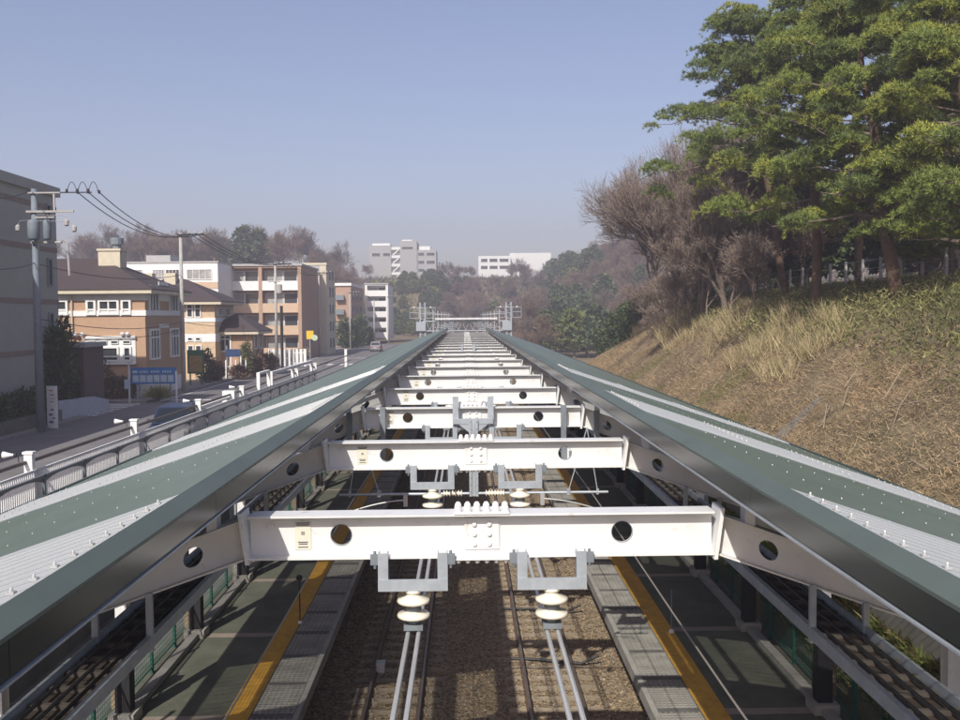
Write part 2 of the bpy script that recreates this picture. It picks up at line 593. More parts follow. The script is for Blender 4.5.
# ------------------------------------------------------------------ railway: bed, platforms, tracks
AX = 0.115                                # axis of the station seen from the viewer
YEND = 97.0
tb = MB()
prof = [(-4.34, -0.22), (-2.9, -0.17), (2.9, -0.17), (4.34, -0.22), (4.34, -0.56), (-4.34, -0.56)]
tb.prism([(AX + a, c) for a, c in prof], 'y', -10, 330)
tag(tb.build('track_bed', M_ballast), kind='structure')

for s, nm in ((-1, 'platform_left'), (1, 'platform_right')):
    p = MB()
    xa, xb = sorted((AX + s * 3.13, AX + s * 6.62))
    p.box(xa, xb, -5, YEND, 0.82, 1.10)
    po = tag(p.build(nm, M_asph), kind='structure')
    uw = MB()
    xc, xd = sorted((AX + s * 4.35, AX + s * 6.62))
    uw.box(xc, xd, -5, YEND, -0.6, 0.82)
    uw.build('foundation_wall', M_concd, po)
    e = MB()
    xa, xb = sorted((AX + s * 3.10, AX + s * 3.20))
    e.box(xa, xb, -5, YEND - 0.1, 0.90, 1.135)
    e.build('edge_coping', M_conc, po)
    d = MB()
    xa, xb = sorted((AX + s * 3.20, AX + s * 3.95))
    d.box(xa, xb, -5, YEND - 0.2, 1.08, 1.104)
    d.build('grating_deck', M_gdeck, po)
    g = MB()
    yy = 10.0
    while yy < YEND - 0.5:
        g.box(xa + 0.01, xb - 0.01, yy, yy + 0.028, 1.104, 1.128)
        yy += 0.105 if yy < 60 else 0.21
    for q in range(8):
        gx = xa + 0.02 + q * (xb - xa - 0.07) / 7
        g.box(gx, gx + 0.03, 10, YEND - 0.5, 1.104, 1.124)
    g.build('grating', M_grate, po)
    jb = MB()
    yy = 12.2
    while yy < YEND - 1:
        jb.box(xa, xb, yy, yy + 0.16, 1.104, 1.131)
        yy += 1.5
    jb.build('grating_joint', M_gdeck, po)
    y_ = MB()
    xa, xb = sorted((AX + s * 3.98, AX + s * 4.42))
    y_.box(xa, xb, -5, YEND - 0.3, 1.09, 1.106)
    for q in range(6):
        rx = xa + 0.045 + q * 0.066
        y_.box(rx, rx + 0.02, -5, YEND - 0.3, 1.106, 1.111)
    y_.build('tactile_strip', M_yellow, po)
    bn = MB()
    xa, xb = sorted((AX + s * 4.43, AX + s * 6.0))
    for k in range(20):
        yb = 7.75 + 4.5 * k
        bn.box(xa, xb, yb - 0.13, yb + 0.13, 1.09, 1.104)
    bn.build('tile_band', M_band, po)
    kb = MB()
    xa, xb = sorted((AX + s * 6.02, AX + s * 6.2))
    kb.box(xa, xb, -5, YEND - 0.4, 1.05, 1.22)
    kb.build('kerb', M_conc, po)


def rail_mb(cx):
    web = MB()
    web.prism([(cx - .065, -.155), (cx + .065, -.155), (cx + .06, -.14), (cx + .012, -.125), (cx + .012, -.045), (cx - .012, -.045), (cx - .012, -.125), (cx - .06, -.14)], 'y', -10, 330)
    head = MB()
    head.prism([(cx - .033, -.045), (cx + .033, -.045), (cx + .033, -.008), (cx + .025, 0), (cx - .025, 0), (cx - .033, -.008)], 'y', -10, 330)
    return web, head


for s, lab in ((-1, 'left-hand railway track, mostly in the shade of the canopy'), (1, 'right-hand railway track lying in the sun beside the right platform')):
    t = empty('railway_track', (AX + s * 1.72, 0, 0), lab, 'railway track', 'railway tracks through the station')
    for q in (-0.5665, 0.5665):
        w, h = rail_mb(q)
        r_ = w.build('rail', M_rail, t)
        h.build('rail_head', M_railtop, r_)
    sl = MB()
    sl.prism([(-1.02, -.34), (1.02, -.34), (1.0, -.165), (.72, -.152), (.42, -.152), (.3, -.166), (-.3, -.166), (-.42, -.152), (-.72, -.152), (-1.0, -.165)], 'y', -0.12, 0.12)
    for rx in (-.5665, .5665):
        for o_ in (-.1, .1):
            sl.box(rx + o_ - .03, rx + o_ + .03, -.05, .05, -.153, -.12)
    s0 = sl.build('sleeper', M_sleeper, t)
    s0.location = (0, 17.0, 0)
    for k in range(1, 100):
        c = s0.copy()
        COL.objects.link(c)
        c.parent = t
        c.location = (rnd.uniform(-.01, .01), 17.0 + 0.6 * k, 0)
    rest = MB()
    yy = 17.0 + 60.0
    while yy < 300:
        rest.prism([(-1.02, -.34), (1.02, -.34), (1.0, -.165), (.42, -.152), (-.42, -.152), (-1.0, -.165)], 'y', yy - 0.12, yy + 0.12)
        yy += 0.6
    tag(rest.build('sleepers', M_sleeper, t), kind='stuff')

bx = MB()
bx.box(-.09, .09, -.16, .16, -.17, 0.02)
bx.box(-.10, .10, -.17, .17, 0.02, 0.05)
p = at(381, 678, 22.4)
o = tag(bx.build('track_box', M_signw), 'small white box lying between the rails of the left track', 'track box')
o.location = (p.x, 22.4, -0.02)
cb = MB()  # black tubes drawn in place of the beam shadows across the right ballast
for k, (yy, x0, x1) in enumerate(((26.6, 1.0, 3.1), (22.6, 1.0, 3.05))):
    cb.tube([(x0, yy + .35, -.12), (x0 + .6, yy + .25, -.11), (x0 + 1.0, yy + .1, -.1), (x1 - .4, yy - .1, -.1), (x1, yy - .15, .1)], 0.035, 6)
    if k == 0:
        o = cb.build('ballast_shadow', M_black); tag(o, 'farther of two black tubes standing in for beam shadows on the sunlit ballast', 'cable', 'stand-in beam shadows on the right ballast')
    else:
        o = cb.build('ballast_shadow', M_black); tag(o, 'nearer of two black tubes standing in for beam shadows on the sunlit ballast', 'cable', 'stand-in beam shadows on the right ballast')
    cb = MB()

# ------------------------------------------------------------------ roof frames
ORD = ['nearest', 'second', 'third', 'fourth', 'fifth', 'sixth', 'seventh', 'eighth', 'ninth', 'tenth', 'eleventh', 'twelfth', 'thirteenth', 'fourteenth', 'fifteenth', 'sixteenth', 'seventeenth', 'eighteenth', 'nineteenth', 'twentieth']
NB = 20
YB = [7.75 + 4.5 * k for k in range(NB)]
ZT, ZB = 6.53, 6.18                      # beam top and bottom
JX = 1.875                               # half length of the cross beam


def make_frame():
    root = empty('roof_frame', (AX, 0, 0))
    bm_ = MB()
    bm_.holed_plate(-JX + .02, JX - .02, ZB + .016, ZT - .016, [(-1.13, 6.355, .083), (1.13, 6.355, .083)], 0, .014)
    bm_.box(-JX + .02, JX - .02, -.115, .115, ZT - .016, ZT)
    bm_.box(-JX + .02, JX - .02, -.115, .115, ZB, ZB + .016)
    be = bm_.build('beam', M_white, root)
    sp = MB()
    sp.box(-.22, .22, -.125, .125, ZT + .001, ZT + .016)
    sp.box(-.22, .22, -.125, .125, ZB - .016, ZB - .001)
    sp.box(-.14, .14, -.022, -.008, ZB + .05, ZT - .05)
    sp.build('splice_plate', M_white, be)
    bo = MB()
    for k in range(6):
        bx_ = -.19 + .38 * k / 5
        for yy in (-.085, .085):
            bo.dome((bx_, yy, ZT + .016), .03, .05, n=10)
            bo.dome((bx_, yy, ZB - .016), .026, .035, up=(0, 0, -1), n=8)
    for bx_ in (-.06, .06):
        for zz in (6.27, 6.35, 6.43):
            bo.dome((bx_, -.022, zz), .022, .022, up=(0, -1, 0), n=8)
    bo.build('splice_bolts', M_white, be)
    rg = MB()
    rg.lathe([(.083, -.012), (.088, -.012), (.088, .012), (.083, .012)], 24, (0, 0, 6.355), 'y')
    # ring faces only (open tube)
    rg.f = [f for f in rg.f if len(f) == 4]
    rep(rg.build('hole_rim', M_galvd, be), [(-1.13, 0, 0), (1.13, 0, 0)])
    pl = MB()
    pl.box(-1.50, -1.37, -.013, -.009, 6.24, 6.47)
    pp = pl.build('data_plate', M_plate, be)
    tx = MB()
    for zz, w in ((6.455, .11), (6.44, .10), (6.38, .03), (6.365, .03), (6.30, .08), (6.285, .07), (6.26, .08)):
        tx.box(-1.435 - w / 2, -1.435 + w / 2, -.0155, -.013, zz - .004, zz + .004)
    tx.build('plate_marks', M_text, pp)
    for s in (-1, 1):
        ep = MB()
        ep.prism([(s * (JX - .012 + .035), ZT + .03), (s * (JX + .018 + .035), ZT + .03), (s * (JX + .018 - .02), ZB - .03), (s * (JX - .012 - .02), ZB - .03)], 'y', -.14, .14)
        ep.build('end_plate', M_white, root)
        top = lambda x: ZT - .02 - .362 * (x - JX)
        bot = lambda x: ZB - .355 * (x - JX)
        x1 = 6.02

        def fn(x, z, s=s):
            t_ = (z - 0.0)
            return (s * x, bot(x) + .012 + t_ * (top(x) - bot(x) - .024))
        ar = MB()
        # web of the arm in its own (x, 0..1) space, hole placed by a local remap
        hx = 2.32

        def fn2(x, z, s=s):
            # x axis true, z in metres above a reference bottom line of constant depth .33
            d = (top(x) - bot(x) - .02) / .31
            return (s * x, bot(x) + .01 + z * d)
        ar.holed_plate(JX + .02, x1, 0, .31, [(hx, .155, .08)], 0, .014, fn2)
        for yy in (0,):
            for (f_, dz) in ((top, -.014), (bot, .014)):
                a, c = JX + .02, x1
                za, zc = f_(a), f_(c)
                poly = [(s * a, za), (s * c, zc), (s * c, zc + dz), (s * a, za + dz)]
                ar.prism(poly, 'y', -.105, .105)
        ao = ar.build('arm', M_white, root)
        pu = MB()
        pu.box(s * 2.15 - .04, s * 2.15 + .04, -.07, .07, top(2.15) - .01, 6.80)
        rep(pu.build('purlin_cleat', M_white, ao), [(s * .9 * q, 0, -.35 * .9 * q) for q in range(5)])
        cl = MB()
        cx = s * 6.12
        zc = 5.0
        cl.box(cx - .10, cx + .10, -.10, -.085, 1.2, zc)
        cl.box(cx - .10, cx + .10, .085, .10, 1.2, zc)
        cl.box(cx - .006, cx + .006, -.085, .085, 1.2, zc)
        co = cl.build('column', M_white, root)
        gu = MB()
        gu.box(cx - .13, cx + .13, -.13, .13, 1.22, 2.55)
        gu.build('column_guard', M_black, co)
        st = MB()
        for zz in (2.30, 2.42):
            st.box(cx - .135, cx + .135, -.135, .135, zz, zz + .05)
        st.build('reflective_band', M_signw, co)
        pd = MB()
        pd.box(cx - .22, cx + .22, -.24, .24, 1.08, 1.28)
        pd.build('base_pad', M_conc, co)
    return root


fr0 = make_frame()
for k, y in enumerate(YB):
    f = fr0 if k == 0 else copy_tree(fr0)
    f.location = (AX, y, 0)
    wh = 'nearest of the white cross beam frames that span the tracks between the canopies' if k == 0 else '%s white cross beam frame from the viewer, spanning the tracks between the canopies' % ORD[k]
    if k == NB - 1: wh = 'farthest white cross beam frame, just before the signal gantry'
    tag(f, wh, 'roof frame', 'white cross beam frames over the tracks')

# ------------------------------------------------------------------ canopies
IN, OUT = 1.83, 6.75
ZI = 6.93                               # top of fascia
SL = 0.34
SHX = 1.94                               # inner edge of the sheets
zr = lambda x: 6.925 - SL * (x - 2.02)
Y0, Y1 = 0.6, 96.0
for s, nm in ((-1, 'left'), (1, 'right')):
    root = empty('canopy_roof', (AX, 0, 0), 'long green canopy roof over the %s platform with pale ribbed skylight strips' % nm, 'canopy roof', 'green platform canopies')
    strips = []
    k = 0
    while k < 3:
        strips.append(((3.0, 6.2), (11.9, 14.5), (20.3, 22.6))[k])
        k += 1
    cur = Y0
    for (a, b2) in strips + [(Y1, Y1)]:
        if a - cur > 0.05:
            g = MB()
            sh = zr
            g.prism([(s * SHX, sh(SHX)), (s * OUT, sh(OUT)), (s * OUT, sh(OUT) - .03), (s * SHX, sh(SHX) - .03)], 'y', cur, a)
            g.build('roof_sheet', M_green, root)
        if b2 > a:
            g = MB()
            # ribbed sheet profile along Y
            pr = []
            yy = a
            while yy < b2 - 1e-6:
                pr += [(yy, 0), (yy + .165, 0), (yy + .175, .030), (yy + .200, .030), (yy + .210, 0)]
                yy += .216
            pr.append((b2, 0))
            for (ya, za), (yb, zb) in zip(pr[:-1], pr[1:]):
                g.quad((s * SHX, ya, zr(SHX) + za), (s * OUT, ya, zr(OUT) + za), (s * OUT, yb, zr(OUT) + zb), (s * SHX, yb, zr(SHX) + zb))
            g.build('skylight_panel', M_sky, root)
            cl = MB()
            yy = a + .188
            while yy < b2 - .1:
                for xx in (SHX + .09, 3.4, 4.7, 6.0):
                    w_ = .016 if xx < 2.2 else .009
                    cl.box(s * xx - w_, s * xx + w_, yy - w_, yy + w_, zr(xx) + .03, zr(xx) + .042)
                    cl.dome((s * xx, yy, zr(xx) + .042), .009, .02, n=6)
                yy += .216
            tag(cl.build('panel_clips', M_bolt, root), kind='stuff')
        cur = b2
    cp = MB()
    cp.prism([(s * IN, ZI), (s * (SHX - .004), zr(SHX) + .038), (s * (SHX - .004), zr(SHX) - .04), (s * IN, ZI - .02)], 'y', Y0, Y1)
    cp.build('edge_flashing', M_cap, root)
    fa = MB()
    yy = Y0
    while yy < Y1:
        y2 = min(Y1, yy + 3.0)
        fa.prism([(s * IN, ZI - .021), (s * (IN + .03), ZI - .021), (s * (IN + .03), 6.755), (s * IN, 6.77)], 'y', yy, y2 - .006)
        yy = y2
    fa.prism([(s * (IN + .031), 6.755), (s * (IN + .25), 6.70), (s * (IN + .25), 6.68), (s * (IN + .031), 6.735)], 'y', Y0, Y1)
    fa.build('fascia', M_fascia, root)
    lp = MB()
    lp.box(s * IN - .012, s * IN + .012, Y0, Y1, 6.745, 6.756)
    lp.build('drip_trim', M_galv, root)
    og = MB()
    og.prism([(s * (OUT + .002), zr(OUT) + .02), (s * (OUT + .10), zr(OUT) + .0), (s * (OUT + .10), zr(OUT) - .12), (s * (OUT + .002), zr(OUT) - .12)], 'y', Y0, Y1)
    og.build('outer_gutter', mat('dark_green_gutter', (0.045, 0.07, 0.06), 0.5), root)
    bo = MB()
    for xx in (2.75, 3.6, 4.5, 5.35, 6.3):
        yy = Y0 + .2 + rnd.random() * .3
        while yy < 45:
            if not any(a - .1 < yy < b2 + .1 for a, b2 in strips):
                bo.dome((s * xx, yy, zr(xx)), .0055, .012, n=6)
            yy += .42
        yy = 1.0
    tag(bo.build('fixing_bolts', M_bolt, root), kind='stuff')
    pu = MB()
    xx = 2.15
    pu.box(s * xx - .05, s * xx + .05, Y0, Y1, zr(xx) - .15, zr(xx) - .05)
    rep(pu.build('purlin', M_white, root), [(s * .9 * q, 0, -SL * .9 * q) for q in range(6)])

# ------------------------------------------------------------------ cable trays under the arms
for s, nm in ((-1, 'left'), (1, 'right')):
    root = empty('cable_tray', (AX, 0, 0), 'long steel cable tray hung under the arms of the %s canopy' % nm, 'cable tray', 'cable trays under the canopies')
    xa, xb = 2.62, 3.06
    sd = MB()
    for xx, w in ((xa, .045), (xb, .025)):
        q0, q1 = sorted((s * xx, s * (xx + w)))
        sd = MB()
        sd.box(q0, q1, 2, 95, 5.49, 5.59)
        sd.build('side_rail', M_galv, root)
    ru = MB()
    yy = 2.2
    while yy < 60:
        q0, q1 = sorted((s * (xa + .05), s * xb))
        ru.box(q0, q1, yy, yy + .045, 5.50, 5.535)
        yy += .3
    tag(ru.build('rungs', mat('rusty_rungs', (0.135, 0.115, 0.095), 0.8, var=.25), root), kind='stuff')
    q0, q1 = sorted((s * (xa + .046), s * (xb - .001)))
    bp_ = MB(); bp_.box(q0, q1, 2, 95, 5.494, 5.499)
    bp_.build('tray_bottom', mat('brown_tray_bottom', (0.085, 0.068, 0.055), 0.8, var=.3), root)
    cbm = MB()
    for q in range(3):
        xx = s * (xa + .13 + q * .12)
        cbm = MB()
        cbm.tube([(xx, 2, 5.55), (xx, 95, 5.55)], .014, 6)
        cbm.build('cable', M_black, root)
    for xx, zt in ((xa + .022, 5.93), (xb + .012, 5.78)):
        hg = MB()
        hg.box(s * xx - .025, s * xx + .025, -.13, -.09, 5.46, zt)
        rep(hg.build('hanger', M_galv, root), [(0, y, 0) for y in YB])

# ------------------------------------------------------------------ platform back fences
for s, nm in ((-1, 'left'), (1, 'right')):
    root = empty('mesh_fence', (AX + s * 6.38, 0, 1.1), 'green wire mesh fence along the back of the %s platform' % nm, 'fence', 'green platform fences')
    po = MB(); pn = MB()
    po.box(-.03, .03, -.03, .03, 0, 1.32)
    rep(po.build('post', M_mesh, root), [(0, 4 + 1.5 * q, 0) for q in range(61)])
    for zz in (.12, 1.26):
        pn.tube([(0, 4, zz), (0, 95, zz)], .016, 6)
    zz = .2
    while zz < 1.25:
        pn.box(-.003, .003, 4, 95, zz - .004, zz + .004)
        zz += .1
    yy = 4.0
    while yy < 55:
        pn.box(-.003, .003, yy - .004, yy + .004, .12, 1.26)
        yy += .1
    pn.build('mesh_panel', M_mesh, root)
    bd = MB()
    bd.box(s * -.02 - .10, s * -.02 + .10, .25, .5, 0.1, 1.45)
    rep(bd.build('tan_panel', M_tan, root), [(0, y, 0) for y in YB])
# retaining wall under the street (left) and drain along the bank (right)
w = MB(); w.box(-8.98, -8.70, -20, 260, -0.6, 3.05)
tag(w.build('retaining_wall', M_concd), 'dark concrete retaining wall between the left platform and the street', 'wall')
w = MB(); w.box(-8.69, AX - 6.63, -20, 260, -0.62, 0.85)
tag(w.build('gravel_strip', M_concd), kind='structure')
w = MB()
w.prism([(7.50, 2.30), (7.88, 2.60), (7.88, 3.02), (7.82, 3.02), (7.80, 2.93), (7.60, 2.80), (7.58, 2.92), (7.50, 2.92)], 'y', 0, 62)
tag(w.build('drain_channel', M_conc), 'narrow concrete drain channel along the foot of the right bank', 'drain')
w = MB(); w.box(AX + 6.63, 7.02, -10, 110, -0.6, 1.0)
tag(w.build('path', M_concd), kind='structure')

# ------------------------------------------------------------------ insulator brackets, feeders, wires


def make_bracket():
    root = empty('feeder_bracket', (0, 0, 0))
    u = MB()
    for xx in (-.235, .235):
        u.box(xx - .04, xx + .04, -.16, -.148, 5.95, 6.235)
        u.box(xx - .04, xx - .03, -.148, -.06, 5.95, 6.235)
        u.box(xx + .03, xx + .04, -.148, -.06, 5.95, 6.235)
    u.box(-.275, .275, -.172, -.160, 5.935, 6.03)
    u.box(-.275, .275, -.160, -.05, 5.935, 5.95)
    uo = u.build('u_channel', M_galv, root)
    c = MB()
    c.box(-.035, .035, -.15, .05, 6.14, 6.178)
    c.box(-.035, .035, -.15, -.125, 6.178, 6.225)
    c.tube([(0, -.137, 6.11), (0, -.137, 6.25)], .012, 6)
    rep(c.build('clamp', M_galvd, root), [(-.30, 0, 0), (.30, 0, 0)])
    ins = MB()
    ins.lathe([(.07, 0), (.07, -.018), (.05, -.03), (.06, -.05), (.125, -.075), (.132, -.09), (.125, -.105), (.06, -.115), (.05, -.14), (.055, -.175), (.125, -.19), (.132, -.208), (.125, -.222), (.05, -.232)], 24, (0, -.11, 5.934))
    io = ins.build('insulator', M_cream, root, True)
    cp_ = MB()
    c2 = MB()
    c2.lathe([(.055, 0), (.062, -.01), (.062, -.035), (.052, -.045)], 16, (0, -.11, 5.934 - .128))
    c2.build('middle_cap', M_galvd, io)
    cp_.lathe([(.05, -.233), (.06, -.24), (.06, -.262), (.04, -.27)], 16, (0, -.11, 5.934))
    cp_.box(-.075, .075, -.19, -.03, 5.625, 5.668)
    cp_.build('metal_cap', M_galvd, io)
    return root


br0 = make_bracket()
first = True
for k in range(0, 9):
    for s, nm in ((-1, 'left'), (1, 'right')):
        b_ = br0 if first else copy_tree(br0)
        first = False
        b_.location = (AX + s * .55, YB[k], 0)
        which = 'nearest beam' if k == 0 else '%s beam from the viewer' % ORD[k]
        tag(b_, 'grey U bracket with cream insulators, %s one under the %s' % (nm, which), 'insulator bracket', 'insulator brackets under the beams')
for s, nm in ((-1, 'left'), (1, 'right')):
    root = empty('feeder_line', (AX + s * .55, 0, 0), '%s pair of thick pale feeder conductors running below the insulators' % nm, 'feeder line', 'feeder lines')
    for q in (-.042, .042):
        c = MB(); c.tube([(q, -4, 5.60), (q, 30, 5.60), (q, 110, 5.60)], .019, 8)
        c.build('conductor', M_alu, root)
    sp = MB()
    for yy in (5.2, 19.6, 26.3, 33):
        sp.box(-.085, .085, yy, yy + .07, 5.575, 5.63)
    sp.build('spacer_clamp', M_galv, root)
    c = MB()
    pts = []
    for i in range(0, 60):
        yy = -6 + 2.0 * i
        pts.append((AX + s * 2.03, yy, 5.0 + .10 * math.cos((yy - 16.6) / 18 * math.pi * 2) * 0.4))
    c.tube(pts, .010, 6)
    tag(c.build('contact_wire', M_cwire), 'thin overhead contact wire above the %s track' % nm, 'overhead wire', 'overhead contact wires')


def make_cantilever():
    root = empty('catenary_bracket', (AX, 0, 0))
    b_ = MB()
    for xx in (-.30, .30):
        b_.box(xx - .05, xx + .05, -.20, -.135, 6.24, 6.72)
    b_.box(-.34, .34, -.23, -.201, 6.26, 6.35)
    b_.prism([(-.26, 6.26), (.26, 6.26), (.08, 6.12), (-.08, 6.12)], 'y', -.222, -.205)
    bo = b_.build('clamp_frame', M_galv, root)
    p = MB()
    for xx in (-.055, .055):
        p.box(xx - .022, xx + .022, -.27, -.232, 5.02, 6.34)
        for z_ in np.arange(5.1, 6.3, .12):
            p.dome((xx, -.27, float(z_)), .012, .014, up=(0, -1, 0), n=6)
    p.box(-.03, .03, -.25, -.238, 5.02, 6.30)
    p.build('mast', M_galv, root)
    a = MB()
    a.tube([(-2.3, -.25, 5.07), (-.08, -.25, 5.07)], .024, 8)
    a.tube([(.08, -.25, 5.07), (2.3, -.25, 5.07)], .024, 8)
    a.build('cross_tube', M_galv, root)
    i_ = MB()
    for s in (-1, 1):
        pr = []
        for q in range(7):
            x_ = s * (.20 + q * .05)
            pr += [(.028, x_), (.068, x_ + s * .012), (.028, x_ + s * .026)]
        i_.lathe(pr, 14, (0, -.25, 5.07), 'x')
    i_.build('ribbed_insulator', M_cream, root, True)
    r_ = MB()
    for s in (-1, 1):
        r_ = MB()
        r_.box(s * 1.17 - .035, s * 1.17 + .035, -.285, -.215, 4.86, 5.06)
        pts = [(s * (1.2 + t * .85), -.28, 4.97 - .05 * t - .12 * t * t) for t in [i / 8 for i in range(9)]]
        r_.tube(pts, .014, 6)
        r_.build('registration_arm', M_alu, root)
    st = MB()
    for s in (-1, 1):
        st = MB()
        st.tube([(s * 1.95, -.2, 6.17), (s * 1.62, -.25, 5.09)], .010, 6)
        st.tube([(s * 1.95, -.2, 6.17), (s * 2.12, -.25, 5.09)], .010, 6)
        st.box(s * 1.62 - .03, s * 1.62 + .03, -.28, -.22, 5.03, 5.14)
        st.box(s * 2.12 - .02, s * 2.12 + .02, -.27, -.23, 5.03, 5.13)
        st.build('stay_rod', M_galv, root)
    return root


c0 = make_cantilever()
c0.location = (AX, YB[2], 0)
tag(c0, 'nearest overhead line bracket, a bolted grey mast with cross tube hanging from the third beam', 'overhead line bracket', 'overhead line brackets')
c1 = copy_tree(c0); c1.location = (AX, YB[9], 0)
tag(c1, 'farther overhead line bracket fixed to the tenth beam', 'overhead line bracket', 'overhead line brackets')

# hanging equipment frames at the third beam
for s, nm in ((-1, 'left'), (1, 'right')):
    root = empty('hanging_frame', (AX, YB[2], 0), 'grey hanging frame with a display box at the %s end of the third beam' % nm, 'hanging frame', 'hanging frames on the third beam')
    h = MB()
    for xx, zt in ((1.55, 6.56), (2.12, 6.46)):
        h.box(s * xx - .045, s * xx + .045, -.20, -.13, 5.55, zt)
    h.build('hanger', M_galvd, root)
    q0, q1 = sorted((s * 1.60, s * 2.07))
    d = MB(); d.box(q0, q1, -.28, .10, 5.62, 5.82)
    do = d.build('display_box', M_signw, root)
    d = MB(); d.box(q0 + .03, q1 - .03, -.30, -.281, 5.65, 5.79)
    d.build('dark_panel', M_galvd, do)

# slim posts with sensors on the platforms
root = empty('sensor_pole', (0, 0, 1.1), 'slim black pole with a round head on the left platform edge', 'sensor pole')
p0 = at(300, 617, 22.0)
root.location = (p0.x, 22.0, 1.11)
a = MB(); a.tube([(0, 0, 0), (0, 0, 1.0)], .014, 6); a.build('pole', M_black, root)
a = MB(); a.lathe([(.0, -.03), (.065, -.03), (.075, 0), (.065, .03), (.0, .03)], 14, (0, 0, 1.05), 'y'); a.build('round_head', M_black, root)
a = MB(); a.lathe([(.05, 0), (.05, .03), (.02, .06)], 10); a.build('white_foot', M_signw, root)
root2 = empty('sensor_pole', (0, 0, 1.1), 'slim pole with a white foot on the right platform edge', 'sensor pole')
root2.location = (AX + 4.35, 21.0, 1.11)
a = MB(); a.tube([(0, 0, 0), (0, 0, .95)], .012, 6); a.build('pole', M_galvd, root2)
a = MB(); a.lathe([(.06, 0), (.06, .05), (.02, .08)], 10); a.build('white_foot', M_signw, root2)
# rain pipes
for k, yy in enumerate((12.6, 26.0, 39.6)):
    for s, nm in ((-1, 'left'), (1, 'right')):
        a = MB()
        a.tube([(AX + s * 6.95, yy, 5.1), (AX + s * 6.9, yy, 4.7), (AX + s * 6.45, yy, 4.3), (AX + s * 6.36, yy, 4.0), (AX + s * 6.36, yy, 1.2)], .05, 8)
        o = a.build('rain_pipe', M_galv)
        tag(o, '%s grey rain pipe down the outer side of the %s canopy' % (('nearest', 'middle', 'farthest')[k], nm), 'rain pipe', 'rain pipes of the canopies')

# ------------------------------------------------------------------ gantry beyond the station and masts behind it
root = empty('signal_gantry', (AX - 0.1, 112, 0), 'grey lattice gantry across both tracks beyond the canopies with a tower at each end', 'gantry')
GW = 4.95
for s in (-1, 1):
    mst = MB()
    for dx in (-.28, .28):
        mst.box(s * GW + dx - .07, s * GW + dx + .07, -.25, -.11, -.5, 9.7)
        mst.box(s * GW + dx - .07, s * GW + dx + .07, .11, .25, -.5, 9.7)
    zz = 0.0
    while zz < 9.5:
        mst.box(s * GW - .28, s * GW + .28, -.22, -.16, zz, zz + .07)
        mst.tube([(s * GW - .28, -.19, zz), (s * GW + .28, -.19, zz + .6)], .03, 4)
        zz += .6
    mo = mst.build('tower', M_galv, root)
    bx_ = MB(); bx_.box(s * GW - .75, s * GW + .35, -.5, .4, 6.45, 7.5)
    bx_.build('cabinet', M_galv, mo)
    cg = MB()
    for (a, c) in ((-1.45, -.45), (.45, 1.45)):
        for zz in (7.9, 8.55, 9.1):
            cg.tube([(s * GW + a, -.3, zz), (s * GW + c, -.3, zz)], .035, 5)
        for xx in (a, c):
            cg.tube([(s * GW + xx, -.3, 7.9), (s * GW + xx, -.3, 9.1)], .035, 5)
    cg.build('side_cage', M_galv, mo)
    il = MB()
    for a in (-.95, .95):
        il.lathe([(.0, -.1), (.09, -.08), (.11, 0), (.09, .08), (0, .1)], 10, (s * GW + a, -.3, 9.15))
        il.tube([(s * GW, -.3, 9.1), (s * GW + a, -.3, 9.1)], .025, 4)
    il.build('white_insulator', M_signw, mo)
tr = MB()
for zz in (6.45, 7.55):
    for yy in (-.3, .3):
        tr.box(-GW, GW, yy - .05, yy + .05, zz - .06, zz + .06)
n = 12
for k in range(n):
    xa = -GW + 2 * GW * k / n
    xm = xa + GW / n
    for yy in (-.3, .3):
        tr.tube([(xa, yy, 6.45), (xm, yy, 7.55)], .045, 4)
        tr.tube([(xm, yy, 7.55), (xm + GW / n, yy, 6.45)], .045, 4)
tr.build('lattice_girder', M_galv, root)
wk = MB(); wk.box(-3.5, 3.6, -.8, .5, 7.72, 7.92)
wk.build('walkway', M_signw, root)
for k in range(5):
    dl = MB()
    xx = -2.9 + 1.4 * k
    dl.box(xx - .05, xx + .05, -.3, -.2, 4.9, 6.4)
    dl.build('drop_bracket', M_galv, root)


def mast_proto(s):
    root = empty('catenary_mast', (0, 0, 0))
    a = MB(); a.tube([(0, 0, -.5), (0, 0, 9.0)], .13, 8, .09)
    a.build('pole', M_polec, root)
    b_ = MB()
    b_.tube([(0, 0, 6.6), (-s * 3.0, 0, 6.3)], .05, 5)
    b_.tube([(0, 0, 7.8), (-s * 2.2, 0, 6.4)], .03, 5)
    b_.box(-.9, .9, -.05, .05, 8.4, 8.5)
    b_.build('bracket_arm', M_galv, root)
    return root


for s, nm in ((-1, 'left'), (1, 'right')):
    mp = None
    for k, yy in enumerate((135, 158, 182, 208, 236, 262)):
        o = mast_proto(s) if mp is None else copy_tree(mp)
        mp = mp or o
        o.location = (AX + s * 4.6, yy, 0)
        tag(o, '%s overhead line mast beyond the gantry on the %s of the tracks' % (('nearest', 'second', 'third', 'fourth', 'fifth', 'farthest')[k], nm), 'mast', 'overhead line masts beyond the gantry')

